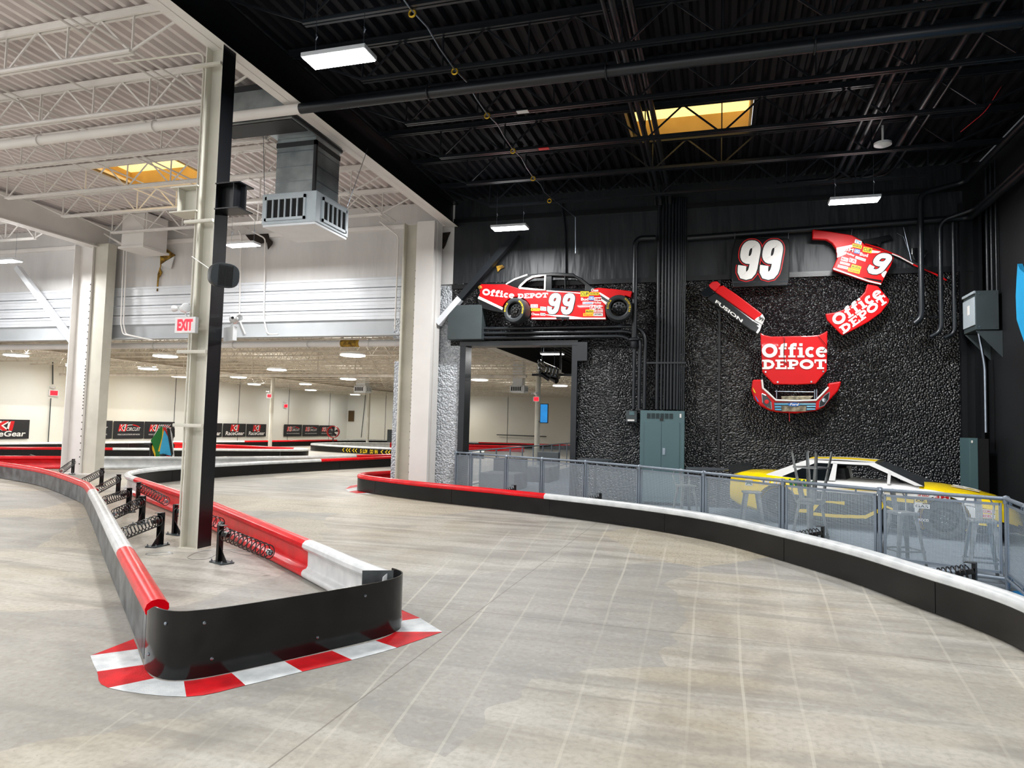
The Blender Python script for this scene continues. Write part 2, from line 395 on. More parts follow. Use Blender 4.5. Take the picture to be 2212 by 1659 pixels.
def nine(mb, O, U, V, N, w, m, lift):
    """a slanted figure 9 made of a rounded ring and a hooked tail"""
    sl = .3
    ring = [(.5+.27*math.copysign(abs(math.cos(a))**.8, math.cos(a)), .7+.2*math.copysign(abs(math.sin(a))**.8, math.sin(a))) for a in [2*math.pi*i/24 for i in range(25)]]
    tail = [(.77, .72), (.77, .3), (.74, .2), (.64, .12), (.5, .1), (.36, .12), (.26, .2), (.23, .3), (.23, .36)]
    f = lambda p: (p[0]*.86+sl*p[1]-.04, p[1])
    strokes(mb, [[f(p) for p in ring], [f(p) for p in tail]], w, O, U, V, N, lift, m)
def ninety_nine(name, parent, O, U, V, N, mats, lift=.006):
    O, U, V = Vector(O), Vector(U), Vector(V)
    mb = MB()
    for j, (w, k) in enumerate(((.3, 0), (.26, 1), (.2, 2))) if len(mats) == 3 else enumerate(((.29, 0), (.22, 1))):
        for i in (0, 1): nine(mb, O + U*(.47*i), U*.52, V, N, w, k, lift+.003*j)
    return mb.build(name, mats, parent)
# ================================================================= SETTING
D = 17.1                 # the back wall
XR = 5.45                # the wall on the right
DECK = 7.82; RD = 4.95   # undersides of the main and the rear roof decks
struct('floor', MB().add([(-36, -9, 0), (8, -9, 0), (8, 62, 0), (-36, 62, 0)], [(0, 1, 2, 3)]), 'concrete', 'scuffed pale grey and tan concrete floor with saw-cut joints and light scrub lines', 'floor')
def deck(x0, x1, y0, y1, z, holes, name, mt, label):
    """ribbed steel deck, ribs running along Y, with openings cut for skylights"""
    mb = MB(); p = .22; n = int((x1-x0)/p)
    for i in range(n):
        a = x0+i*p; prof = [(a, z), (a+.075, z), (a+.12, z+.085), (a+.175, z+.085), (a+p, z)]
        ys = [(y0, y1)]
        for (hx0, hx1, hy0, hy1) in holes:
            if a+p/2 > hx0 and a+p/2 < hx1: ys = [(y0, hy0), (hy1, y1)]
        for (ya, yb) in ys:
            vs_ = [(q[0], ya, q[1]) for q in prof] + [(q[0], yb, q[1]) for q in prof]
            mb.add(vs_, [(k, k+1, k+6, k+5) for k in range(4)])
    return struct(name, mb, mt, label, 'ceiling')
SKB = (-1.72, .52, 12.9, 14.05); SKW = (-14.7, -12.25, 12.9, 14.05)
deck(-6.9, XR, -9, D+.4, DECK, [SKB], 'ceiling_black', 'black_deck', 'black painted ribbed metal roof deck over the right half')
deck(-18.6, -6.9, -9, D+.4, DECK, [SKW], 'ceiling_white', 'white_deck', 'white painted ribbed metal roof deck over the left half')
deck(-34, -18.6, -9, D+.4, DECK, [], 'ceiling_left', 'white_deck', 'white ribbed metal roof deck beyond the left girder')
deck(-34, -7.0, D+.3, 60, RD, [], 'ceiling_rear', 'rear_deck', 'lower off-white ribbed roof deck over the rear hall')
deck(-7.2, 8, D+.3, 60, RD+.02, [], 'ceiling_rear_black', 'black_deck', 'lower black roof deck seen through the tall doorway')
# back wall: pebble panels with the tall doorway and the wide opening on the left
DX0, DX1, DZ = -6.42, -3.5, 3.88
WL = -8.32
mb = MB()
mb.box(DX1, XR, D, D+.3, 0, 5.42)
mb.box(-6.85, DX1, D, D+.3, DZ, 5.55)
struct('wall_back_pebble', mb, 'black_rock', 'black painted exposed-pebble wall panels behind the hanging car parts', 'wall')
struct('wall_back_pebble_white', MB().box(WL, -6.85, D, D+.3, 0, 5.5).box(-6.85, DX0, D, D+.3, 0, DZ), 'white_rock', 'white painted exposed-pebble wall strip beside the tall doorway', 'wall')
struct('wall_back_liner_black', MB().box(-6.85, XR, D+.02, D+.3, 5.42, DECK), 'black_liner', 'wrinkled black insulation facing above the pebble wall', 'wall')
struct('trim_1', MB().box(-6.85, XR, D-.04, D+.02, 5.4, 5.52).box(-6.85, XR, D-.05, D+.02, 7.2, 7.3), 'black_paint', 'black ledge running along the top of the pebble panels', 'trim')
struct('wall_back_liner_white', MB().box(-34, -6.85, D+.02, D+.3, 5.55, DECK), 'white_liner', 'wrinkled white insulation facing high on the left of the back wall', 'wall')
struct('trim_2', MB().box(-34, -6.85, D-.06, D+.02, 7.12, 7.24), 'white_paint', 'white angle along the top of the white insulation facing', 'trim')
mb = MB(); z = 4.64        # ribbed white metal band
while z < 5.54:
    mb.box(-34, WL, D-.02, D+.2, z, z+.27); mb.box(-34, WL, D-.045, D-.02, z+.20, z+.25); mb.box(-34, WL, D-.03, D-.02, z+.09, z+.11); z += .3
struct('wall_back_ribbed_band', mb, 'white_metal', 'white horizontal ribbed metal band above the wide opening', 'wall')
struct('beam_lintel', MB().box(-34, WL, D+.05, D+.1, 4.22, 4.64).box(-34, WL, D-.1, D+.22, 4.18, 4.22), 'shaded_white_paint', 'white steel lintel beam over the wide opening, shade put into its colour', 'beam')
struct('wall_back_jamb', MB().box(WL-.22, WL, D+.0, D+.7, 4.1, 5.5).box(WL-.28, WL-.05, D+.25, D+.9, 0, 3.5), 'white_rock', 'broken pebble edge of the wall behind the white column', 'wall')
# right wall
struct('wall_right', MB().box(XR, XR+.3, -9, D+.3, 0, DECK+.3), 'black_wall_paint', 'flat black painted wall along the right side', 'wall')
mb = MB(); mb.box(5.0, 5.1, D-.12, D, 0, 6.9).box(5.28, 5.34, D-.35, D, 0, 6.9).box(5.1, XR, D-.02, D, 0, DECK)
struct('trim_3', mb, 'black_paint', 'black steel corner trim between back and right walls', 'trim')
# rear hall shell
struct('wall_rear_left', MB().box(-34.3, -34, D+.3, 60, 0, RD+.1), 'far_wall', 'white far left wall of the rear hall carrying the banners', 'wall')
struct('wall_rear_back', MB().box(-34, 8, 59, 59.3, 0, RD+.1), 'far_wall', 'white far end wall of the rear hall', 'wall')
struct('wall_rear_right', MB().box(6, 6.3, D+.3, 59, 0, RD+.1), 'far_wall', 'white right wall of the rear hall past the doorway', 'wall')
mb = MB()
for y in (24.5, 30.8, 37, 43.3, 49.5, 55.8): mb.box(-34, -33.985, y, y+.04, 0, RD)
for x in (-30, -24, -18, -12): mb.box(x, x+.04, 58.985, 59, 0, RD)
struct('trim_4', mb, 'cabinet_dark', 'thin vertical panel joints in the rear hall walls', 'trim')
# door frame
mb = MB(); mb.box(DX0-.12, DX0+.04, D-.1, D+.35, 0, DZ+.08).box(DX1-.04, DX1+.1, D-.1, D+.35, 0, DZ+.08).box(DX0-.13, DX1+.11, D-.11, D+.36, DZ-.02, DZ+.1)
struct('door_1', mb, 'black_pipe', 'dark steel frame of the tall open doorway', 'doorway')
tag(MB().box(DX1+.1, DX1+.35, D-.12, D, DZ-.42, DZ+.05).build('junction_box', 'black_pipe'), 'small square black box at the top right of the doorway frame', 'box')
# rock joints
struct('trim_5', MB().box(-.02, .03, D-.012, D+.01, 0, 5.4).box(3.0, 3.0, D, D, 0, 0), 'black_steel', 'dark vertical joint in the pebble wall left of the hanging hood', 'trim')
# ---- carpet and blue floor paint in the viewing area
FP = [(-6.55, 16.95), (-6.05, 16.75), (-4.84, 15.85), (-3.83, 15.33), (-2.71, 14.70), (-1.46, 13.64), (-.24, 12.43), (.93, 11.16), (2.04, 10.2), (3.28, 9.63), (3.12, 8.6), (3.0, 7.4)]
mb = MB(); poly = [(x, y, .004) for x, y in FP[1:10]] + [(5.4, 9.63, .004), (5.4, 17.08, .004), (-3.5, 17.08, .004), (-3.5, 34, .004), (-6.6, 34, .004)]
mb.add([p for p in poly], [tuple(range(len(poly)))])
tag(mb.build('carpet', 'carpet_blue'), 'flat blue-grey carpet of the viewing area behind the fence', 'carpet')
tag(MB().add([(2.72, 8.9, .003), (3.25, 9.62, .003), (5.4, 9.6, .003), (5.4, 2, .003), (2.75, 2, .003)], [(0, 1, 2, 3, 4)]).build('blue_floor_paint', 'blue_floor'), 'bright blue painted floor strip behind the white rail at the right edge', 'floor paint')
# ================================================================= STEEL FRAME
ORD = ['nearest', 'second', 'third', 'fourth', 'fifth', 'sixth', 'seventh', 'eighth', 'ninth', 'tenth', 'eleventh', 'twelfth', 'thirteenth', 'fourteenth', 'fifteenth', 'sixteenth', 'seventeenth', 'eighteenth', 'nineteenth', 'twentieth', 'twenty-first', 'twenty-second', 'twenty-third', 'twenty-fourth', 'twenty-fifth', 'twenty-sixth']
JY = [3.1, 4.68, 6.26, 7.85, 9.45, 11.05, 12.65, 14.2, 15.8]
def joist(name, x0, x1, y, mt, label, group):
    L = x1-x0
    t = thing(name, (x0, y, 7.75), label, 'roof joist', group, 'structure')
    mb = MB(); mb.bar((x0, y, 7.76), (x1, y, 7.76), .03, .06).box(x0, x1, y-.07, y+.07, 7.78, 7.80); mb.box(x0, x1, y-.055, y-.015, 7.7, 7.78).box(x0, x1, y+.015, y+.055, 7.7, 7.78)
    mb.build('top_chord', mt, t)
    b0, b1 = x0+1.4, x1-1.35
    MB().box(b0, b1, y-.055, y-.012, 7.13, 7.18).box(b0, b1, y+.012, y+.055, 7.13, 7.18).box(b0, b1, y-.055, y+.055, 7.175, 7.185).build('bottom_chord', mt, t)
    mb = MB(); n = round((b1-b0)/1.27); s_ = (b1-b0)/n
    for i in range(n+1):
        x = b0+i*s_
        mb.bar((x, y, 7.16), (x, y, 7.72), .02, .03)
        if i < n: mb.bar((x+.04, y, 7.16), (x+s_/2, y, 7.72), .02, .03); mb.bar((x+s_/2, y, 7.72), (x+s_-.04, y, 7.16), .02, .03)
    mb.bar((x0+.1, y, 7.72), (b0+.04, y, 7.16), .022, .03); mb.bar((x1-.1, y, 7.72), (b1-.04, y, 7.16), .022, .03)
    mb.build('web', mt, t); return t
for k, y in enumerate(JY):
    joist('roof_joist', -18.5, -6.98, y, 'white_paint', 'white open-web roof joist over the left bay, %s from the camera' % ORD[k], 'white roof joists')
    joist('roof_joist', -6.82, XR, y, 'black_pipe', 'black open-web roof joist over the right bay, %s from the camera' % ORD[k], 'black roof joists')
    if y > 9: joist('roof_joist', -33.9, -18.7, y, 'white_paint', 'white open-web joist beyond the left girder, %s from the camera' % ORD[k], 'white joists beyond the left girder')
def ibeam(mb, x, y0, y1, zb, zt, w=.3, m=(0, 1)):
    """I-beam along Y; west half material m[0], east half m[1]"""
    mb.box(x-w/2, x+w/2-.002, y0, y1, zb, zb+.025, m[0]); mb.box(x-.006, x, y0, y1, zb, zt, m[0])
    mb.box(x, x+.006, y0, y1, zb+.026, zt, m[1]); mb.box(x+.006, x+w/2, y0, y1, zb+.026, zb+.03, m[1])
    mb.box(x+w/2-.002, x+w/2, y0, y1, zb, zb+.028, m[1])
    mb.box(x-w/2, x, y0, y1, zt-.025, zt, m[0]); mb.box(x, x+w/2, y0, y1, zt-.025, zt, m[1])
mb = MB(); ibeam(mb, -6.9, -9, D, 7.1, 7.72, .32)
g = struct('beam_girder', mb, ['white_paint', 'black_paint'], 'deep roof girder, white on the left face and black on the right', 'beam')
mb = MB()
for (a, b) in ((8.0, 8.25), (8.3, 9.45), (9.85, 10.3), (11.2, 12.6), (12.75, 13.9), (14.3, 15.6)): mb.box(-6.745, -6.735, a, b, 7.73, 7.76)
mb.build('bare_strip', 'steel', g)
mb = MB(); ibeam(mb, -18.6, -9, D, 7.0, 7.72, .34)
struct('beam_girder_left', mb, ['white_paint', 'white_paint'], 'deep white roof girder above the perforated column', 'beam')
mb = MB(); ibeam(mb, -7.0, D+.4, 58, 4.28, RD-.05, .3)
struct('beam_girder_rear', mb, ['rear_steel', 'black_paint'], 'rear roof girder seen through the doorway, white left and black right', 'beam')
mb = MB(); ibeam(mb, -25.4, D+.4, 58, 4.28, RD-.05, .3)
struct('beam_girder_rear_left', mb, ['rear_steel', 'rear_steel'], 'off-white girder along the slim columns of the rear hall', 'beam')
# rear joists: one mesh, copied
mb = MB(); y = 0
mb.box(-33.9, -7.2, -.03, .03, RD-.08, RD-.03).box(-33.9, -7.2, -.03, .03, RD-.62, RD-.58)
for i in range(34):
    x = -33.5+i*.77; mb.bar((x, 0, RD-.6), (x+.385, 0, RD-.06), .02, .02); mb.bar((x+.385, 0, RD-.06), (x+.77, 0, RD-.6), .02, .02)
rj = mb.build('rear_joist', 'rear_steel'); rj.location = (0, 18.9, 0)
for k in range(25):
    o = rj if k == 0 else rj.copy()
    if k: COL.objects.link(o)
    o.location = (0, 18.9+1.6*k, 0)
    tag(o, 'off-white open-web joist under the rear roof, %s behind the lintel' % ORD[k].replace('nearest', 'first'), 'roof joist', 'off-white joists of the rear hall', 'structure')
# main column
def wcol(mb, x, y, z0, z1, w=.3, d=.3, m=(0, 1), t=.02):
    """wide-flange column, flanges facing west and east"""
    mb.box(x-w/2, x-w/2+t, y-d/2, y+d/2, z0, z1, m[0]); mb.box(x-w/2+t, x+w/2-t, y-.01, y+.01, z0, z1, m[0])
    mb.box(x+w/2-t, x+w/2-.003, y-d/2, y+d/2, z0, z1, m[0]); mb.box(x+w/2-.003, x+w/2+.001, y-d/2-.002, y+d/2, z0, z1, m[1])
CX, CY = -6.925, 8.06
mb = MB(); wcol(mb, CX, CY, .012, 7.1, .30, .26); mb.box(CX-.17, CX+.17, CY-.15, CY+.15, 0, .012, 0)
pil = struct('column_split', mb, ['cream_paint', 'black_paint'], 'steel column in the middle of the island, cream on front and black on right', 'column')
for z_ in (6.78, 4.52, 2.68, 1.66):
    MB().box(CX-.32, CX+.16, CY-.19, CY-.15, z_, z_+.045).box(CX-.32, CX+.16, CY-.195, CY-.19, z_+.012, z_+.033).build('strut_channel', 'cream_paint', pil)
mb = MB()
for (xa, xb, mm) in ((CX+.15, CX+.55, 1), (CX-.62, CX-.15, 0)):
    mb.box(xa, xb, CY-.16, CY+.16, 4.70, 4.72, mm).box(xa, xb, CY-.16, CY+.16, 5.06, 5.08, mm).box(xa, xb, CY-.01, CY+.01, 4.72, 5.06, mm)
    xm = (xa+xb)/2; mb.box(xm-.006+(.1 if mm else -.1), xm+.006+(.1 if mm else -.1), CY-.15, CY-.01, 4.72, 5.06, mm)
mb.build('beam_stub', ['cream_paint', 'black_paint'], pil, bevel=.003)
MB().tube(bent([(CX-.2, CY-.1, .3), (CX-.2, CY-.1, 6.85), (CX-.24, CY-.1, 7.05), (CX-1.8, CY-.15, 7.06)], .12), .014, 8).build('conduit', 'cream_paint', pil, smooth=True)
# base conduit box
MB().box(-11.6, -11.35, 7.75, 7.95, 7.05, 7.12).build('junction_box', 'white_paint', pil)
# perforated wide columns with braces
def big_col(name, x0, x1, y, zt, label, split, mats=('white_paint', 'cream_paint')):
    """x0..split: flanged web; split..x1: second section; drilled edge between them"""
    mb = MB(); mb.box(x0, x0+.03, y-.2, y+.2, 0, zt).box(x0+.03, split-.03, y+.0, y+.02, 0, zt).box(split-.03, split, y-.2, y+.2, 0, zt)
    mb.box(split+.02, x1, y-.12, y+.2, 0, zt, 1).box(x0-.08, x1+.05, y-.28, y+.26, 0, .03, 0)
    o = struct(name, mb, list(mats), label, 'column')
    mb = MB(); z_ = .3
    while z_ < zt-1.2: mb.box(split-.036, split-.002, y-.203, y-.2, z_, z_+.034); z_ += .21 if z_ < 1.8 or z_ > 3.2 else .1
    mb.build('bolt_hole', 'dark_gap', o); return o
c2 = big_col('column_left', -19.3, -18.05, 17.0-.3, 7.1, 'wide white drilled steel column left of the hanging flags', -18.55)
c3 = big_col('column_doorway', -8.08, -7.12, 16.75, 7.12, 'wide white drilled steel column left of the doorway', -7.66, ('cream_paint', 'white_paint'))
# column_doorway shows its open web on the right
MB().box(-7.64, -7.14, 16.45, 16.58, .02, 7.1).build('cover_plate', 'white_paint', c3)
def brace(name, a, b, mt, label):
    mb = MB(); mb.bar(a, b, .19, .16)
    o = tag(mb.build(name, mt, bevel=.01), label, 'brace', kind='structure'); return o
brace('beam_brace', at_y(184, 774, 16.85), at_y(38, 578, 16.6), 'white_metal', 'white diagonal steel brace running up left from the left column')
p0, p1, pm = at_y(946, 700, 16.8), at_y(1118, 505, 16.8), at_y(990, 640, 16.8)
dd = (p1-p0).normalized(); pm = p0+dd*(pm-p0).dot(dd)
bb = brace('beam_brace', p0, pm, 'white_metal', 'diagonal steel brace beside the red car, white below and black above')
MB().bar(pm, p1, .192, .162).build('black_half', 'black_pipe', bb)
# slim rear columns
for (x, y, lb, zt) in ((-25.4, 35.3, 'slim white rear column carrying the lit sign over the low loop', 4.3), (-25.2, 46.8, 'slim white rear column above the yellow-arrow barrier', 4.3), (-7.0, 27.1, 'slim white rear column carrying the upright screen', 4.3)):
    s_ = MB(); s_.lathe([(0, .22), (.02, .22), (.02, .11), (zt, .11)], (x, y, 0), (0, 0, 1), 16)
    struct('column_rear', s_, 'cream_paint', lb, 'column', smooth=True)
# ================================================================= BARRIERS
PROF = [(.012, .015), (.012, .315), (-.012, .335), (-.018, .37), (-.006, .405), (.025, .428), (.065, .436), (.11, .426), (.142, .396), (.146, .36), (.125, .33), (.085, .315), (.07, .29), (.07, .14), (.085, .115), (.125, .1), (.14, .075), (.14, .045), (.12, .02)]
def offset_frames(P, side):
    out = []
    for i, p in enumerate(P):
        t = (P[min(i+1, len(P)-1)]-P[max(i-1, 0)]).normalized(); out.append(Vector((-t.y, t.x, 0))*side)
    return out
def barrier(label, pts, side, marks, first, panel=3.6, dusty=False, step=.15, start_panel=1.2, group=None):
    """pts: floor line of the track face; side +1: rail body lies left of travel; marks: points where the rail colour changes"""
    P = smooth_path(pts, step); N_ = offset_frames(P, side); n = len(P)
    base = P[0]; t = thing('track_barrier', base, label, 'barrier', group)
    idx = [0]
    for q in marks: q = Vector((q[0], q[1], 0)); idx.append(min(range(n), key=lambda i: (P[i]-q).length))
    idx.append(n-1); col_ = first
    for a, b in zip(idx, idx[1:]):
        if b-a < 1: continue
        # long runs are made of separate rail pieces about 3.5 m long
        cuts = [a]; acc = 0
        for i in range(a, b):
            acc += (P[i+1]-P[i]).length
            if acc > 6 and b-i > 8: cuts.append(i+1); acc = 0
        cuts.append(b)
        for c, e in zip(cuts, cuts[1:]):
            mb = MB(); vs_ = []; k = len(PROF)
            for i in range(c, e+1):
                for (o, z_) in PROF: vs_.append(P[i]+N_[i]*o+Vector((0, 0, z_)))
            fs = [(i*k+j, i*k+j+1, (i+1)*k+j+1, (i+1)*k+j) for i in range(e-c) for j in range(k-1)]
            fs += [(i*k+k-1, i*k, (i+1)*k, (i+1)*k+k-1) for i in range(e-c)]
            fs += [tuple(range(k)), tuple(reversed(range((e-c)*k, (e-c)*k+k)))]
            mb.add(vs_, fs); mb.build('rail_'+col_, {'red': 'red_plastic', 'white': 'white_plastic'}[col_], t, smooth=True)
        col_ = 'white' if col_ == 'red' else 'red'
    a = 0; acc = panel-start_panel
    for i in range(n-1):
        acc += (P[i+1]-P[i]).length
        if acc >= panel or i == n-2:
            e = i+1; vs_ = []
            for j in range(a, e+1):
                for (o, z_) in ((-.006, .012), (-.006, .325), (.008, .325), (.008, .012)):
                    q = P[j]+N_[j]*o+Vector((0, 0, z_))
                    if j == e and i < n-2: q = q - (P[j]-P[j-1]).normalized()*.012
                    vs_.append(q)
            fs = [(r*4+j, r*4+(j+1) % 4, (r+1)*4+(j+1) % 4, (r+1)*4+j) for r in range(e-a) for j in range(4)] + [(0, 1, 2, 3), tuple(reversed(range((e-a)*4, (e-a)*4+4)))]
            MB().add(vs_, fs).build('skirt_panel', 'dusty_plastic' if dusty else 'black_plastic', t, smooth=True)
            a = e; acc = 0
    return t
barrier('long barrier curving from the left edge to the island nose, dusty grey skirt', [(-27, 14.6), (-23.5, 15.0), (-20.25, 14.75), (-18.3, 14.15), (-16.3, 13.35), (-14.45, 12.35), (-13.1, 11.55), (-12.1, 10.9), (-10.61, 9.69), (-9.22, 8.54), (-7.99, 7.51), (-6.54, 6.3), (-4.41, 4.54), (-4.02, 4.22)], 1, [(-11.15, 10.15), (-5.9, 5.78)], 'red', dusty=True, start_panel=.4)
barrier('barrier on the right of the island, rising red and white to a far bend', [(-2.80, 5.86), (-3.4, 6.27), (-4.42, 7.05), (-7.6, 9.4), (-9.2, 10.5), (-12.4, 12.6), (-13.2, 13.15), (-14.0, 14.0), (-14.45, 15.1), (-14.6, 16.4), (-14.55, 17.6), (-14.3, 19.4), (-13.8, 21.9), (-12.9, 26.2), (-12.3, 30)], 1, [(-4.42, 7.05), (-12.5, 12.66), (-13.75, 22.1)], 'white')
barrier('straight barrier crossing behind the perforated left column, ribbed side to the camera', [(-26, 12.6), (-23.8, 14.7), (-21.9, 16.75), (-20.1, 18.3), (-17.5, 20.7), (-15.5, 23.9), (-14.1, 27.5), (-13.2, 31)], -1, [(-20.3, 18.1), (-14.6, 26)], 'red')
barrier('hairpin barrier around the slim column with the lit sign, rear left', [(-31, 17), (-28.3, 20.6), (-25, 23.8), (-22.2, 26.3), (-20.0, 28.2), (-19.25, 29.3), (-19.6, 30.3), (-21, 30.8), (-24, 31.2), (-29, 31.8)], 1, [(-25, 23.8), (-20.6, 30.7)], 'red')
barrier('outermost barrier following the far left wall under the banners', [(-32.5, 22), (-31.2, 29), (-30.2, 34.5), (-29.2, 38.5), (-28.6, 43), (-28.1, 47.4), (-26.6, 51), (-24.0, 53), (-18, 54.2), (-12, 55), (-6, 55.5)], 1, [(-29.3, 38), (-28.1, 47.4), (-19, 54)], 'white')
fb = barrier('rounded far barrier with yellow arrows and SLOW DOWN lettering', [(-12, 35.2), (-15.5, 35.0), (-18.2, 35.2), (-21.0, 35.9), (-23.4, 36.9), (-24.4, 38.2), (-24.4, 40.2), (-23.6, 43), (-21.8, 45.3), (-19, 46.2), (-13, 46.8)], -1, [(-22.4, 44.9)], 'white')
gb = barrier('long barrier sweeping from the doorway column to the right edge of the frame', [(-8.3, 21.0), (-8.6, 19.2), (-9.0, 18.2), (-9.28, 17.2), (-9.1, 16.45), (-8.5, 15.95), (-7.6, 15.45), (-6.45, 14.93), (-4.8, 14.35), (-3.1, 13.68), (-1.3, 12.75), (-.08, 11.78), (.8, 10.57), (1.55, 9.32), (2.02, 8.2), (2.3, 7.55), (2.47, 6.85), (2.52, 5.5), (2.4, 4), (2.0, 2.5)], 1, [(-3.35, 13.78)], 'red', start_panel=3.0, panel=2.6)
# yellow arrows and words on the far barrier skirt
Pf = [(-16.9, 35.07), (-20.6, 35.75)]
FPth = smooth_path([(-12, 35.2), (-15.5, 35.0), (-18.2, 35.2), (-21.0, 35.9), (-23.4, 36.9)], .1)[::-1]
def on_face(x):
    k = min(range(len(FPth)-1), key=lambda i: abs(FPth[i].x-x)); U = (FPth[k+1]-FPth[k]).normalized(); n_ = Vector((U.y, -U.x, 0)); return FPth[k]+Vector((0, 0, .06))+n_*.008, U, n_
mb = MB()
for k in range(5):
    for x in (-20.9+.25*k, -18.1+.25*k):
        o_, U, n_ = on_face(x); strokes(mb, [[(.75, .05), (.2, .5), (.75, .95)]], .18, o_, U*.24, Vector((0, 0, .24)), n_, .02)
for k, ch in enumerate('SLOW DOWN'):
    if ch != ' ': o_, U, n_ = on_face(-19.5+.14*k); put_text(mb, ch, o_, U*.12, Vector((0, 0, .22)), n_, .02, .02)
mb.build('yellow_marking', 'decal_yellow', fb)
# island nose panel
np_ = smooth_path([(-3.93, 4.14), (-3.84, 4.06), (-3.70, 3.985), (-3.60, 3.96), (-3.51, 3.97), (-3.42, 4.03), (-3.3, 4.18), (-3.07, 4.56), (-2.90, 4.87), (-2.73, 5.19), (-2.66, 5.36), (-2.635, 5.5), (-2.65, 5.63), (-2.72, 5.74), (-2.84, 5.82)], .05)
nn = offset_frames(np_, 1); vs_ = []; n = len(np_)
for i, p in enumerate(np_):
    zt = .468 if i > 3 else .38+.022*i
    for (o, z_) in ((0, .01), (0, zt), (.012, zt), (.012, .01)): vs_.append(p+nn[i]*(o-.012)+Vector((0, 0, z_)))
fs = [(r*4+j, r*4+(j+1) % 4, (r+1)*4+(j+1) % 4, (r+1)*4+j) for r in range(n-1) for j in range(4)] + [(0, 1, 2, 3), tuple(reversed(range((n-1)*4, n*4)))]
nose = tag(MB().add(vs_, fs).build('nose_panel', 'black_gloss', smooth=True), 'large glossy black panel wrapped around the near end of the island', 'barrier panel')
for (x, y) in ((448, 1362), (448, 1432), (828, 1294), (827, 1351), (335, 1350), (331, 1422)):
    q = at_z(x, y, .4 if y < 1365 and x > 300 else .1); k = min(range(n), key=lambda i: (np_[i]-nn[i]*.012-Vector((q.x, q.y, 0))).length)
    zz = .38 if y in (1362, 1294, 1350) else .13
    c = np_[k]-nn[k]*.012+Vector((0, 0, zz)); MB().lathe([(0, .012), (.006, .011), (.009, .004), (.009, 0)], c, -nn[k], 12).build('bolt', 'steel', nose, smooth=True)
MB().prism([(-3.05, 5.66, .27), (-2.78, 5.84, .27), (-2.78, 5.84, .45), (-3.05, 5.66, .46)], (.008, -.01, 0)).build('end_flap', 'dusty_plastic', nose)
# painted kerbs
def kerb(label, inner, outer, first='red'):
    """quads between two floor lines, alternately red and white"""
    mb = MB(); k = 0 if first == 'red' else 1
    for i in range(len(inner)-1):
        def cr_(P, i, sharp):
            p1, p2 = Vector(P[i][:2]), Vector(P[i+1][:2]); p0 = Vector(P[max(i-1, 0)][:2]); p3 = Vector(P[min(i+2, len(P)-1)][:2])
            if sharp: return [p1, p2]
            return [.5*((2*p1)+(p2-p0)*u+(2*p0-5*p1+4*p2-p3)*u*u+(3*p1-p0-3*p2+p3)*u**3) for u in (0, .25, .5, .75, 1)]
        q = cr_(inner, i, i < 2 or i > len(inner)-5) + cr_(outer, i, i == 0 or i > len(inner)-6)[::-1]
        mb.add([(p[0], p[1], .003) for p in q], [tuple(range(len(q)))], (k+i) % 2)
    return tag(mb.build('painted_kerb', ['concrete_kerb_red', 'concrete_kerb_white']), label, 'kerb marking')
Z1 = lambda x, y: at_z(180+x*.3617, 1050+y*.3617).to_tuple()
kerb('red and white blocks painted on the floor around the island nose',
     [Z1(300, 915), Z1(325, 975), Z1(358, 1070), Z1(425, 1150), Z1(600, 1168), Z1(885, 1118), Z1(1200, 1048), Z1(1485, 985), Z1(1745, 925), Z1(1862, 872), Z1(1905, 805), Z1(1900, 740), Z1(1898, 728)],
     [Z1(62, 1008), Z1(42, 1014), Z1(82, 1110), Z1(150, 1207), Z1(615, 1260), Z1(968, 1192), Z1(1308, 1110), Z1(1605, 1040), Z1(1872, 967), Z1(2145, 872), Z1(2012, 790), Z1(1900, 742), Z1(1899, 729)])
kerb('small red and white blocks painted by the rounded end near the doorway column',
     [at_z(*p).to_tuple() for p in ((790, 1043), (776, 1046), (772, 1052), (776, 1059), (792, 1065), (802, 1067))],
     [at_z(*p).to_tuple() for p in ((772, 1046), (756, 1050), (746, 1057), (753, 1062), (770, 1066), (796, 1068))], 'white')
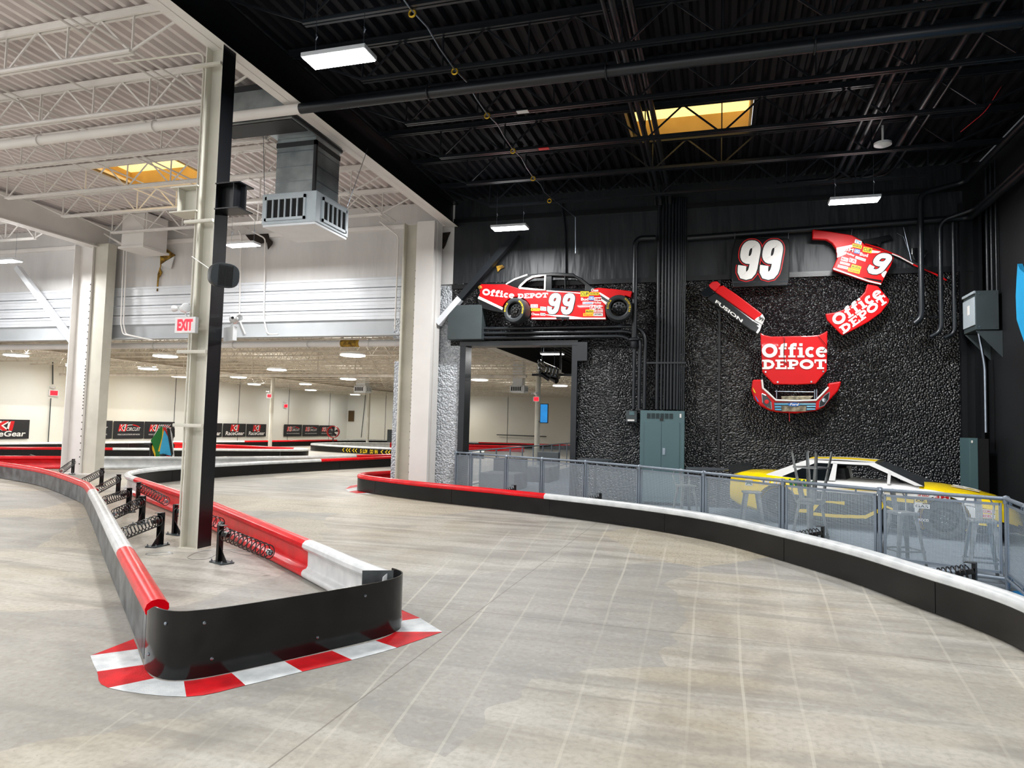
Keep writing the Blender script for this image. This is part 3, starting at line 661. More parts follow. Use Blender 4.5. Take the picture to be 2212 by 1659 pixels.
# spring mounts
def spring_mount(base, target, label, group, h=.46):
    base = Vector((base[0], base[1], 0)); target = Vector((target[0], target[1], .26))
    d = Vector((target.x-base.x, target.y-base.y, 0)).normalized(); sd = Vector((-d.y, d.x, 0))
    t = thing('spring_mount', base, label, 'spring mount', group)
    MB().prism([base+d*a+sd*b for a, b in ((-.07, -.09), (.2, -.09), (.22, -.07), (.22, .07), (.2, .09), (-.07, .09), (-.09, .07), (-.09, -.07))], (0, 0, .014)).build('base_plate', 'cabinet_dark', t)
    MB().box(-.01, .01, -.01, .01, 0, .01)
    mb = MB(); mb.bar(base+Vector((0, 0, .012)), base+Vector((0, 0, h)), .008, .085, side=d).bar(base+d*.02-sd*.04+Vector((0, 0, .012)), base+d*.02-sd*.04+Vector((0, 0, h)), .05, .006, side=d)
    mb.bar(base+Vector((0, 0, h-.004)), base+d*.1+Vector((0, 0, h-.004)), .085, .006, side=sd); mb.build('post', 'black_steel', t)
    MB().prism([base+Vector((0, 0, .014))+sd*.003, base+d*.19+Vector((0, 0, .014))+sd*.003, base+Vector((0, 0, .21))+sd*.003], -sd*.008).build('gusset', 'black_steel', t)
    for (a, b) in ((-.06, -.065), (-.06, .065), (.18, -.065), (.18, .065)):
        MB().lathe([(0, .012), (.014, .012), (.014, .007), (.03, .007), (.03, 0)], base+d*a+sd*b+Vector((0, 0, .013)), (0, 0, 1), 8).build('anchor_bolt', 'steel', t)
    s0 = base+d*.06+Vector((0, 0, h-.1)); ax = (target-s0); L = ax.length; a1, a2, a3 = frame_of(ax)
    turns = 11; pts = []
    for i in range(turns*14+1):
        th = 2*math.pi*i/14; pts.append(s0+ax*(i/(turns*14)) + (a2*math.cos(th)+a3*math.sin(th))*(.078 if i > 3 else .06))
    MB().tube(pts, .007, 6).build('coil_spring', 'spring_black', t, smooth=True)
    MB().bar(s0-a1*.05, s0+a1*.12, .05, .05).build('spring_socket', 'black_steel', t)
    MB().lathe([(-.07, 0), (-.07, .02), (-.05, .02), (-.05, .035), (0, .035)], target, a1, 12).build('end_clamp', 'chrome', t, smooth=True)
    return t
gA = 'spring mounts holding the left barrier'; gB = 'spring mounts holding the right barrier of the island'
for (px, py), tg, lb in (((347, 1178), (262, 1153), 'spring mount nearest the split column, spring reaching left'),
                         ((307, 1130), (245, 1110), 'spring mount second from the split column, spring reaching left'),
                         ((279, 1107), (224, 1081), 'spring mount behind the two nearest ones, spring reaching left'),
                         ((255, 1068), (209, 1058), 'spring mount beside the left barrier where its rail turns white'),
                         ((219, 1050), (179, 1040), 'spring mount just below the foot of the perforated left column'),
                         ((157, 1024), (132, 1017), 'farthest spring mount, left of the perforated column foot')):
    b = at_z(px, py); a = at_z(tg[0], tg[1], .27); spring_mount(b, a, lb, gA)
for (px, py), tg, lb in (((473, 1214), (585, 1192), 'spring mount standing alone right of the split column, nearest the camera'),
                         ((376, 1154), (480, 1130), 'spring mount half hidden behind the split column, spring reaching right'),
                         ((297, 1090), (360, 1082), 'spring mount at the far end of the red rail, spring reaching right')):
    b = at_z(px, py); a = at_z(tg[0], tg[1], .27); spring_mount(b, a, lb, gB)
gP = smooth_path([(-9.0, 17.2), (-8.5, 15.95), (-7.6, 15.45), (-6.45, 14.93), (-4.8, 14.35), (-3.1, 13.68), (-1.3, 12.75), (-.08, 11.78), (.8, 10.57), (1.55, 9.32), (2.02, 8.2), (2.3, 7.55), (2.47, 6.85)], .1)
for (px, py), lb in (((1040, 1055), 'spring mount peeking over the red rail below the fence, leftmost'), ((1246, 1070), 'spring mount peeking over the white rail left of the power cabinet'), ((1692, 1139), 'spring mount peeking over the white rail in front of the yellow car tail'), ((2070, 1218), 'spring mount peeking over the white rail near the fence corner')):
    q = at_z(px, py, .5); q = Vector((q.x, q.y, 0)); k = min(range(len(gP)), key=lambda i: (gP[i]-q).length)
    nrm = offset_frames(gP, 1)[k]; base = gP[k]+nrm*.52; k2 = max(1, k-4); spring_mount(base, gP[k2]+nrm*.17 , lb, 'spring mounts behind the right barrier', h=.5)
# flag pole and small posts beyond
# ================================================================= FENCE
t = thing('safety_fence', (FP[0][0], FP[0][1], 0), 'grey tube fence with perforated metal panels along the viewing area', 'fence')
FH = 1.07
for i, (x, y) in enumerate(FP[:-1]):
    p = MB(); p.lathe([(0, .06), (.008, .06), (.008, .026), (FH-.03, .024)], (x, y, 0), (0, 0, 1), 14); p.lathe([(0, .036), (.08, .036)], (x, y, FH-.06), (0, 0, 1), 14); p.lathe([(0, .034), (.07, .034)], (x, y, .10), (0, 0, 1), 14); p.lathe([(0, .05), (.03, .03), (.04, 0)], (x, y, FH), (0, 0, 1), 14)
    p.build('post', 'fence_paint', t, smooth=True)
    q = FP[i+1]; a, b = Vector((x, y, 0)), Vector((q[0], q[1], 0)); d = (b-a).normalized(); sd = Vector((-d.y, d.x, 0))
    MB().tube([a+Vector((0, 0, FH)), b+Vector((0, 0, FH))], .024, 12).build('top_rail', 'fence_paint', t, smooth=True)
    MB().tube([a+Vector((0, 0, .13)), b+Vector((0, 0, .13))], .022, 10).build('bottom_rail', 'fence_paint', t, smooth=True)
    a2, b2 = a+d*.06, b-d*.06; L = (b2-a2).length
    fr = MB()
    for (u, v) in ((Vector((0, 0, .2)), Vector((0, 0, .2))), (Vector((0, 0, 1.0)), Vector((0, 0, 1.0)))): fr.bar(a2+u, b2+v, .02, .03)
    fr.bar(a2+Vector((0, 0, .185)), a2+Vector((0, 0, 1.015)), .03, .02, side=d); fr.bar(b2+Vector((0, 0, .185)), b2+Vector((0, 0, 1.015)), .03, .02, side=d)
    ff = fr.build('panel_frame', 'fence_paint', t)
    pm_ = MB().add([a2+Vector((0, 0, .2)), b2+Vector((0, 0, .2)), b2+Vector((0, 0, 1.0)), a2+Vector((0, 0, 1.0))], [(0, 1, 2, 3)])
    po = pm_.build('mesh_panel', 'mesh_panel', t); uv = po.data.uv_layers.new(name='UVMap')
    for l, c in zip(po.data.polygons[0].loop_indices, ((0, 0), (L, 0), (L, .8), (0, .8)) ): uv.data[l].uv = c
    vsrt = [po.data.vertices[po.data.loops[l].vertex_index].index for l in po.data.polygons[0].loop_indices]
    for l, vi in zip(po.data.polygons[0].loop_indices, vsrt): uv.data[l].uv = ((0, 0), (L, 0), (L, .8), (0, .8))[vi]
    for k in (.2, .8):
        c = a2+(b2-a2)*k
        MB().bar(c+Vector((0, 0, 1.0)), c+Vector((0, 0, FH)), .02, .02).build('clip', 'fence_paint', t)
        MB().bar(c+Vector((0, 0, .13)), c+Vector((0, 0, .2)), .02, .02).build('clip', 'fence_paint', t)
# fence running back beyond the doorway
RF = [(-6.62, 17.6+1.5*k) for k in range(11)]
t = thing('safety_fence', (-6.62, 17.6, 0), 'grey perforated panel fence running back beyond the doorway', 'fence')
for i, (x, y) in enumerate(RF):
    MB().tube([(x, y, 0), (x, y, FH)], .025, 8).build('post', 'fence_paint', t)
    if i == len(RF)-1: break
    y2 = RF[i+1][1]
    MB().tube([(x, y, FH), (x, y2, FH)], .024, 8).tube([(x, y, .13), (x, y2, .13)], .02, 8).build('rail_pair', 'fence_paint', t)
    po = MB().add([(x, y+.05, .2), (x, y2-.05, .2), (x, y2-.05, 1), (x, y+.05, 1)], [(0, 1, 2, 3)]).build('mesh_panel', 'mesh_panel', t); uv = po.data.uv_layers.new(name='UVMap')
    for l in po.data.polygons[0].loop_indices: uv.data[l].uv = ((0, 0), (1.4, 0), (1.4, .8), (0, .8))[po.data.loops[l].vertex_index]
# ================================================================= LAMPS
def lamp(c, w, d, label, group, power=LAMP, hang=.9, drop=True, mt='lamp_white', col=(1, 1, 1), tilt=0, parts=True, spread=None):
    c = Vector(c); t = thing('ceiling_lamp', c, label, 'ceiling lamp', group)
    if parts: MB().box(c.x-w/2, c.x+w/2, c.y-d/2, c.y+d/2, c.z, c.z+.06).build('housing', 'white_metal', t, bevel=.008)
    if not parts:
        MB().lathe([(0, 0), (0, w*.42), (.03, w*.45), (.08, w*.42), (.12, w*.2), (.12, 0)], c, (0, 0, 1), 24).build('lamp_dome', 'white_metal', t, smooth=True)
        MB().lathe([(.02, 0), (.02, w*.36), (0, w*.44)], c-Vector((0, 0, .01)), (0, 0, -1), 24).build('diffuser', mt, t, smooth=True)
    for s in ((-1, 1) if parts else ()):
        yy = c.y+s*d/4
        MB().box(c.x-w/2+.02, c.x+w/2-.02, yy-(d/4-.012 if parts else d/2-.02), yy+(d/4-.012 if parts else d/2-.02), c.z-.012, c.z).build('diffuser', mt, t)
    if parts:
        for s in (-1, 1):
            MB().tube([(c.x+s*w*.38, c.y, c.z+.06), (c.x+s*w*.38, c.y, c.z+hang)], .004, 6).tube([(c.x+s*w*.38, c.y, c.z+.3), (c.x+s*w*.38+.02, c.y, c.z+.34), (c.x+s*w*.38, c.y, c.z+.38)], .008, 6).build('hanging_chain', 'steel', t)
    if power:
        ld = bpy.data.lights.new('lamp_glow', 'AREA'); ld.shape = 'RECTANGLE'; ld.size = w; ld.size_y = d; ld.energy = power; ld.color = col
        lo = bpy.data.objects.new('lamp_glow', ld); COL.objects.link(lo); lo.location = (0, 0, -.03); lo.parent = t
    if power:
        ld = bpy.data.lights.new('ceiling_fill', 'AREA'); ld.shape = 'RECTANGLE'; ld.size = w; ld.size_y = d; ld.energy = power*(UP*.1 if c.x > -6.9 and c.y < 17 else UP*2.2 if c.y < 7 else UP*.2 if c.y < 17 else UP); ld.color = col  # added up-facing fill to brighten the ceiling, not part of the fixture
        lo = bpy.data.objects.new('ceiling_fill', ld); COL.objects.link(lo); lo.location = (0, 0, .08); lo.rotation_euler = (math.pi, 0, 0); lo.parent = t
    return t
gL = 'bar lamps hanging in the main hall'
lamp((-4.72, 7.62, 6.45), .92, .33, 'large double-tube hanging lamp, brightest, beside the girder top left', gL)
lamp((-4.73, 15.3, 6.42), .86, .33, 'hanging bar lamp above the red wall car', gL)
lamp((2.55, 14.85, 6.42), .92, .33, 'hanging bar lamp above the broken red side panel', gL)
lamp((2.5, 7.85, 6.42), .95, .33, 'hanging lamp cut by the top edge at the right', gL)
lamp((-11.75, 14.8, 6.25), .9, .33, 'hanging bar lamp in front of the burnt ceiling corner', gL)
lamp((-20.1, 15.0, 6.25), .9, .33, 'hanging bar lamp at the left edge near the white brace', gL)
for (x, y) in ((-12, 3.2), (-12, -2.5), (-18.5, 6), (-26, 9), (-26, 2), (-18.5, -1)):  # unseen lamps added for even fill over the white bay
    lamp((x, y, 6.3), .95, .33, 'added unseen bar lamp filling the white bay with light', 'added unseen fill lamps of the white bay', power=LAMP)
for (x, y) in ((-4.7, .6), (-4.7, -5), (2.5, .8), (2.5, -5)):  # unseen lamps added as fill light for the black bay
    lamp((x, y, 6.42), .95, .33, 'added unseen bar lamp filling the black bay with light', 'added unseen fill lamps of the black bay', power=LAMP)
gR = 'round-looking lamps of the rear hall'
RL = [((35, 768), 'rear hall lamp at the left edge above the far wall'), ((357, 770), 'rear hall lamp between the perforated column and the split column'), ((320, 797), 'rear hall lamp just left of the split column, lower'),
      ((515, 815), 'rear hall lamp just right of the split column'), ((598, 799), 'rear hall lamp above the slim sign column'), ((660, 830), 'rear hall lamp farthest away left of centre'), ((762, 768), 'rear hall lamp nearest the doorway column'),
      ((752, 819), 'rear hall lamp left of the white heater box'), ((1036, 821), 'rear hall lamp seen through the doorway at left')]
for (p, lb) in RL:
    q = at_z(p[0], p[1], 4.25); lamp(q, 1.05 if q.y < 40 else .9, .42, lb, gR, power=LAMP*1.0, hang=.6, mt='lamp_rear', col=(1, .985, .96), parts=False)
q = at_y(1193, 765, 21.5); lamp(q, .75, .3, 'warm bar lamp seen through the doorway under the black ceiling', gR, power=LAMP*.35, hang=.4, mt='lamp_rear')
for (x, y) in ((-31, 27), (-31, 34), (-31, 41), (-31, 48), (-31, 55), (-14.5, 33), (-14, 48), (-9, 40), (-2, 30), (-22, 56)):
    lamp((x, y, 4.25), 1.0, .4, 'rear hall lamp hidden above the lintel', 'rear hall lamps hidden above the lintel', power=LAMP*1.0, parts=False, mt='lamp_rear', col=(1, .985, .96))
# ================================================================= SKYLIGHTS
for (b, nm, lb) in ((SKB, 1, 'amber-lit skylight in the black roof deck'), (SKW, 2, 'amber-lit skylight in the white roof deck')):
    t = thing('window_%d' % nm, ((b[0]+b[1])/2, (b[2]+b[3])/2, DECK), lb, 'skylight', None, 'structure')
    mb = MB(); z0, z1 = DECK-.02, DECK+.34
    mb.box(b[0]-.05, b[1]+.05, b[2]-.05, b[2], z0, z1).box(b[0]-.05, b[1]+.05, b[3], b[3]+.05, z0, z1).box(b[0]-.05, b[0], b[2], b[3], z0, z1).box(b[1], b[1]+.05, b[2], b[3], z0, z1)
    mb.build('skylight_curb', 'skylight_curb', t)
    MB().box(b[0], b[1], b[2], b[3], z1-.03, z1).build('pane', 'skylight_panel', t)
# ================================================================= PIPES UNDER THE ROOF
def pipe(name, pts, r, mt, label, cat='pipe', group=None, bend=.15, n=10):
    return tag(MB().tube(bent(pts, bend) if len(pts) > 2 else pts, r, n).build(name, mt, smooth=True), label, cat, group)
sp = thing('sprinkler_pipe', (-6.75, 9.75, 7.0), 'thick sprinkler pipe crossing under the girder, white left part and black right part', 'pipe')
MB().tube([(-18.3, 9.72, 6.98), (-6.72, 9.74, 6.98)], .085, 14).build('white_length', 'white_paint', sp, smooth=True)
MB().tube([(-6.72, 9.74, 6.98), (5.4, 9.76, 6.98)], .085, 14).build('black_length', 'black_pipe', sp, smooth=True)
for x in (-15.2, -12.4, -9.7, -4.4, -1.6, 1.2, 3.6):
    MB().tube([(x, 9.74+.11*math.cos(a), 6.98+.11*math.sin(a)) for a in [math.pi*2*k/16 for k in range(17)]], .012, 6).tube([(x, 9.74, 7.09), (x, 9.74, 7.8)], .008, 6).build('pipe_hanger', 'white_paint' if x < -6.9 else 'black_pipe', sp)
gc = 'ceiling conduits dropping to the power cabinet'
for k, (x, r) in enumerate(((-1.52, .035), (-1.4, .055), (-1.26, .02), (-1.17, .05))):
    pipe('ceiling_conduit', [(x, -6, 7.5), (x, 16.75, 7.46), (x, 16.95, 7.3)], r, 'black_pipe', 'black conduit along the ceiling toward the power cabinet, %s of four from the left' % ORD[k].replace('nearest', 'first'), 'conduit', gc)
gc = 'ceiling conduits above the broken side panel'
for k, (x, r) in enumerate(((2.42, .04), (2.58, .055), (2.76, .025), (3.3, .055), (3.5, .03))):
    pipe('ceiling_conduit', [(x, -6, 7.5), (x, 15.9, 7.4), (x-.15, 16.3, 7.38), (x-1.2, 16.35, 7.38)], r, 'black_pipe', 'black conduit along the ceiling over the broken side panel, %s of five from the left' % ORD[k].replace('nearest', 'first'), 'conduit', gc)
for k, (x, z, r) in enumerate(((5.05, 7.28, .062), (5.15, 6.98, .048), (5.2, 6.62, .075))):
    end = {0: [(5.05, -6, z), (5.05, 16.74, z), (4.19, 16.74, z-.2), (4.19, 16.74, 4.35), (4.05, 16.74, 4.22)], 1: [(5.15, -6, z), (5.15, 16.5, 6.6), (4.56, 16.74, 6.45), (4.56, 16.74, 4.05), (4.35, 16.74, 3.92)], 2: [(5.2, -6, z), (5.2, 16.95, 6.55), (-.75, 16.97, 6.42)]}[k]
    pipe('wall_pipe', end, r, 'black_pipe', ['black pipe from the upper right wall dropping at the left of the three drops', 'black pipe from the right wall dropping in the middle of the three drops', 'thick black pipe turning from the right wall along the back wall'][k], bend=.2)
pipe('wall_pipe', [(4.81, 16.74, 6.4), (4.81, 16.74, 4.0), (4.62, 16.74, 3.9)], .042, 'black_pipe', 'black drop pipe nearest the room corner', bend=.12)
pipe('tie_rod', [(3.98, 16.88, 4.38), (4.95, 16.88, 4.38), (5.0, 16.75, 4.5)], .012, 'black_pipe', 'thin rod tying the three drop pipes together', 'rod', bend=.05)
cx0 = [at_y(x, 700, 16.95).x for x in (1421, 1430, 1437, 1444, 1451, 1458.5, 1465, 1470, 1474.5, 1478.5)]
rs = [.045, .03, .028, .036, .036, .036, .034, .02, .018, .018]
for k, (x, r) in enumerate(zip(cx0, rs)):
    pipe('vertical_conduit', [(x, 16.98, 2.28), (x, 16.98, 7.45)], r, 'black_pipe', 'black conduit rising from the power cabinet to the ceiling, %s from the left' % ORD[k].replace('nearest', 'first'), 'conduit', 'vertical conduits above the power cabinet', n=8)
tag(MB().box(cx0[0]-.3, cx0[-1]+.05, 16.93, 16.94, 3.38, 3.42).build('strut_channel', 'black_pipe'), 'black horizontal strap across the vertical conduits', 'strap')
bx = tag(MB().box(-6.80, -5.86, 16.72, 17.08, 4.0, 4.9).build('wall_box', 'cabinet_dark', bevel=.01), 'large plain dark grey box above the left corner of the doorway', 'box')
for k, z_ in enumerate((4.3, 4.18, 4.06)):
    xe = [-1.72, -1.85, -1.98][k]
    pipe('bent_conduit', [(-5.87, 16.95, z_), (xe, 16.95, z_), (xe, 16.95, 2.28)], .045, 'black_pipe', 'black conduit over the doorway bending down to the power cabinet, %s' % ['top of three', 'middle of three', 'bottom of three'][k], 'conduit', 'three conduits over the doorway', bend=.42)
pipe('wall_pipe', [(-1.5, 16.9, 6.45), (-1.98, 16.85, 6.45), (-1.98, 16.85, 4.0)], .07, 'black_pipe', 'thick black pipe with an elbow right of the red wall car', bend=.2)
tag(MB().lathe([(0, .09), (.03, .14), (.06, .14), (.09, .08), (.2, .08), (.25, .05)], (-1.98, 16.85, 4.0), (0, 0, -1), 16).build('pipe_flange', 'black_pipe', smooth=True), 'black flange at the lower end of the elbow pipe', 'flange')
pipe('drop_cable', [at_y(1212, 430, 17.05), at_y(1221, 500, 17.05), at_y(1221, 600, 17.05)], .03, 'black_pipe', 'black cable running down the insulation behind the red car roof', 'cable')
pipe('red_cord', [at_y(2212, 105, 13), at_y(2130, 240, 14), at_y(2075, 285, 14.5)], .008, 'cable_red', 'thin red cord strung under the dark ceiling at right', 'cord')
t = thing('festoon_cable', (-3.75, 10, 7.0), 'grey cable looping under the black ceiling on yellow hooks', 'cable')
pts = [(-3.8, 3, 7.17)] + [(-3.86+.02*(i % 3), 7.3+i*.52, 7.16-.04*(i % 3 == 1)) for i in range(16)] + [(-3.5, 16.9, 7.1), (-3.5, 17.02, 6.2)]
MB().tube(pts, .014, 8).build('cable', 'steel', t, smooth=True)
for (y_) in (7.78, 9.29, 10.82, 12.38, 13.9, 15.4):
    MB().tube([(-3.84+.045*math.cos(a), y_+.12, 7.12+.045*math.sin(a)-.03) for a in [2*math.pi*k/14 for k in range(15)]], .014, 8).build('yellow_hook', 'brass', t, smooth=True)
for k, (x, y, x2, y2) in enumerate(((0, 200, 1, 1), (150, 0, 1, 1))): pass
for k, x in enumerate((-9.35, -10.9, -12.6)):
    pipe('ceiling_conduit', [(x, -4, 7.62), (x, 16.9, 7.6)], .02, 'white_paint', 'thin white conduit along the white ceiling, %s of three from the girder' % ORD[k].replace('nearest', 'first'), 'conduit', 'thin white ceiling conduits')
pipe('wall_conduit', [at_y(545, 500, 16.9), at_y(573, 515, 17.0), at_y(570, 690, 17.0), at_y(578, 722, 17.0), at_y(600, 722, 17.0)], .022, 'white_paint', 'white conduit down the ribbed band below the burnt corner, left one', 'conduit', 'white conduits down the ribbed band', bend=.1)
pipe('wall_conduit', [at_y(515, 497, 16.9), at_y(521, 510, 17.0), at_y(517, 690, 17.0), at_y(530, 722, 17.0)], .022, 'white_paint', 'white conduit down the ribbed band just right of the split column', 'conduit', 'white conduits down the ribbed band', bend=.1)
pipe('wall_conduit', [at_y(820, 478, 16.9), at_y(861, 510, 17.0), at_y(853, 712, 17.0)], .022, 'white_paint', 'white conduit down the ribbed band beside the doorway column', 'conduit', 'white conduits down the ribbed band', bend=.12)
for k, (x, z_) in enumerate(((-8.7, 7.3), (-8.9, 7.3), (-11.7, 7.28), (-13.6, 7.35), (-13.75, 7.35), (-15.8, 7.3))):
    pipe('ceiling_conduit', [(x, -5, z_), (x+.4*(k % 2), 7, z_), (x+.4*(k % 2), 16.9, z_)], .018, 'white_paint', 'white conduit strung through the white joists, %s of six from the girder' % ORD[k].replace('nearest', 'first'), 'conduit', 'white conduits strung through the joists', bend=.1, n=8)
for k, px in enumerate((268, 274)):
    pipe('wall_conduit', [at_y(225, 505, 16.6), at_y(px, 532, 16.8), at_y(px-7, 700, 16.8), at_y(px-2, 722, 16.8), at_y(330, 735, 16.8)], .02, 'white_paint', 'white conduit hugging the right edge of the perforated column, %s' % ('left of the pair' if k == 0 else 'right of the pair'), 'conduit', 'paired conduits by the perforated column', bend=.1)
t = thing('lintel_pipe', (-12, 17.75, 4.05), 'big white sprinkler main hanging under the lintel with peeling paint', 'pipe')
MB().tube([(-33, 17.75, 4.06), (-8.4, 17.75, 4.06)], .1, 16).build('pipe_run', 'white_paint', t, smooth=True)
MB().tube([(at_y(738, 737, 17.75).x, 17.75, 4.06), (at_y(778, 737, 17.75).x, 17.75, 4.06)], .103, 16).build('rust_patch', 'torn_amber', t, smooth=True)
for x in (-24, -20.5, -17.2, -14.2, -11.6, -9.6): MB().tube([(x, 17.75+.125*math.cos(a), 4.06+.12*math.sin(a)) for a in [2*math.pi*k/14 for k in range(15)]], .012, 6).build('pipe_hanger', 'white_paint', t)
y_ = 26; q = at_y(130, 807, y_); q2 = at_y(870, 807, y_)
t = thing('rear_pipe', q, 'long horizontal white pipe below the rear roof with drop hangers', 'pipe')
MB().tube([(q.x, y_, 3.75), (-7.2, y_, 3.75)], .07, 12).build('pipe_run', 'rear_steel', t, smooth=True)
for x in (-30.6, -27, -23.5, -19.8, -16.5, -14.7, -10.5): MB().tube([(x, y_, 3.75), (x, y_, 4.9)], .025, 6).build('drop_hanger', 'rear_steel', t)
# ================================================================= DUCT AND DIFFUSERS
t = thing('air_duct', (-8.0, 10.9, 7.0), 'galvanized square duct dropping from the white ceiling to a grilled box', 'air duct')
MB().box(-8.75, -7.12, 10.08, 10.62, 7.02, 7.7).box(-7.97, -7.12, 10.62, 11.75, 7.02, 7.7).build('ceiling_run', 'galvanized', t, bevel=.008)
MB().box(-8.75, -7.11, 10.06, 10.08, 7.05, 7.15).box(-8.75, -7.11, 10.06, 10.08, 7.6, 7.7).box(-7.12, -7.1, 10.06, 11.75, 7.05, 7.1).box(-8.73, -7.14, 10.1, 10.6, 7.005, 7.02).build('dark_band', 'duct_sealant', t)  # sealant bands, plus a thin dark sheet over the underside
MB().box(-7.95, -7.12, 10.85, 11.68, 5.95, 7.02).build('drop', 'galvanized', t, bevel=.006)
mb = MB()
for z_ in (6.2, 6.48, 6.76): mb.box(-7.955, -7.115, 10.845, 10.85, z_, z_+.012).box(-7.12, -7.115, 10.845, 11.685, z_, z_+.012)
mb.build('duct_seam', 'steel', t)
MB().box(-7.96, -7.11, 10.84, 11.69, 6.86, 6.95).box(-7.16, -7.11, 10.84, 10.9, 5.95, 6.95).build('dark_band', 'duct_sealant', t)
def diffuser_box(x0, x1, y0, y1, z0, z1, parent, mt='grille_metal', sides=True):
    b = MB().box(x0, x1, y0, y1, z0+.05, z1).build('diffuser_box', mt, parent, bevel=.01)
    MB().prism([(x0+.02, y0+.02, z0+.05), (x1-.02, y0+.02, z0+.05), (x1-.02, y1-.02, z0+.05), (x0+.02, y1-.02, z0+.05)], (0, 0, -.04)).build('bottom_pan', 'white_metal', parent)
    w = (x1-x0); h = (z1-z0)
    gx0, gx1 = x0+w*.1, x1-w*.22
    g = MB().box(gx0, gx1, y0-.004, y0-.001, z0+h*.25, z1-h*.2).build('grille_opening', 'dark_gap', parent)
    mb = MB(); mb.box(gx0-.04, gx1+.04, y0-.03, y0, z1-h*.2, z1-h*.1).box(gx0-.04, gx1+.04, y0-.03, y0, z0+h*.17, z0+h*.25).box(gx0-.04, gx0, y0-.03, y0, z0+h*.17, z1-h*.1).box(gx1, gx1+.04, y0-.03, y0, z0+h*.17, z1-h*.1)
    for k in range(1, 6): xx_ = gx0+(gx1-gx0)*k/6; mb.box(xx_-.012, xx_+.012, y0-.03, y0-.004, z0+h*.25, z1-h*.2)
    mb.build('grille', mt, parent)
    if sides:
        d = y1-y0; ga, gb_ = y0+d*.2, y1-d*.12
        MB().box(x1+.001, x1+.004, ga, gb_, z0+h*.25, z1-h*.2).build('grille_opening', 'dark_gap', parent)
        mb = MB(); mb.box(x1, x1+.03, ga-.03, gb_+.03, z1-h*.2, z1-h*.1).box(x1, x1+.03, ga-.03, gb_+.03, z0+h*.17, z0+h*.25).box(x1, x1+.03, ga-.03, ga, z0+h*.17, z1-h*.1).box(x1, x1+.03, gb_, gb_+.03, z0+h*.17, z1-h*.1)
        for k in range(1, 5): yy_ = ga+(gb_-ga)*k/5; mb.box(x1+.004, x1+.03, yy_-.012, yy_+.012, z0+h*.25, z1-h*.2)
        mb.build('grille', mt, parent)
diffuser_box(-8.12, -6.98, 10.72, 11.86, 5.33, 5.95, t)
MB().tube([(-8.1, 10.74, 5.95), (-8.4, 11.0, 7.5)], .006, 5).build('hanging_wire', 'steel', t); MB().tube([(-7.0, 11.8, 5.95), (-6.7, 12.0, 7.2)], .006, 5).build('hanging_wire', 'steel', t)
q0 = at_y(283, 475, 16.2)
t = thing('air_duct', (q0.x, 16.2, 6.9), 'white painted ceiling box diffuser left of the split column', 'air duct')
MB().box(q0.x, q0.x+.8, 15.9, 16.8, 6.75, 7.75).build('duct_box', 'white_paint', t, bevel=.01)
MB().prism([(q0.x-.06, 15.85, 6.75), (q0.x+.86, 15.85, 6.75), (q0.x+.86, 16.85, 6.75), (q0.x-.06, 16.85, 6.75)], (0, 0, -.06)).build('bottom_pan', 'white_paint', t)
q0 = at_y(764, 848, 40); t = thing('unit_heater', q0, 'white box heater with dark grille hanging in the far hall left of the doorway column', 'heater')
diffuser_box(q0.x, q0.x+.85, 40, 40.8, q0.z, q0.z+.45, t, 'white_metal')
MB().box(q0.x+.1, q0.x+.75, 40.1, 40.7, q0.z+.45, 4.9).build('duct_drop', 'white_metal', t)
q0 = at_y(1101, 848, 32); t = thing('unit_heater', q0, 'white box heater with dark grille seen through the doorway', 'heater')
diffuser_box(q0.x, q0.x+.72, 32, 32.7, q0.z, q0.z+.36, t, 'white_metal')
MB().box(q0.x+.1, q0.x+.6, 32.1, 32.6, q0.z+.36, 4.9).build('duct_drop', 'white_metal', t)
# torn insulation patches
def patch(pxs, Y, label, mt='torn_amber'):
    return tag(MB().prism([at_y(x, y, Y) for x, y in pxs], (0, .02, 0)).build('torn_insulation', mt), label, 'torn insulation')
Z4 = lambda l: [(x*.22604, 480+y*.22604) for x, y in l]
patch(Z4([(1555, 228), (1675, 315), (1580, 365), (1540, 400), (1530, 440), (1545, 480), (1515, 540), (1505, 660), (1495, 660), (1505, 500), (1530, 420), (1530, 330)]), 17.06, 'torn amber insulation flap on the white wall right of the perforated column')
patch(Z4([(1540, 402), (1665, 325), (1632, 447), (1545, 415)]), 17.03, 'folded white flap hanging below the amber tear', 'white_liner')
patch(Z4([(822, 372), (862, 370), (858, 400), (838, 440), (830, 405)]), 17.06, 'small amber tear on the white wall left of the perforated column')
Z5 = lambda l: [(400+x*.22604, 480+y*.22604) for x, y in l]
patch(Z5([(575, 120), (790, 108), (800, 150), (835, 185), (830, 210), (790, 260), (780, 190), (730, 200), (690, 240), (640, 190), (610, 165)]), 17.0, 'burnt black hole in the white wall corner above the hanging lamp', 'burnt')
patch([(953, 503), (973, 501), (968, 512), (962, 530), (957, 538), (951, 530)], 17.07, 'brown rotten hole in the white strip above the doorway column', 'burnt')
patch([(1072, 575), (1085, 572), (1090, 577), (1080, 582), (1075, 588)], 17.06, 'small yellow tear in the black insulation left of the red car roof')
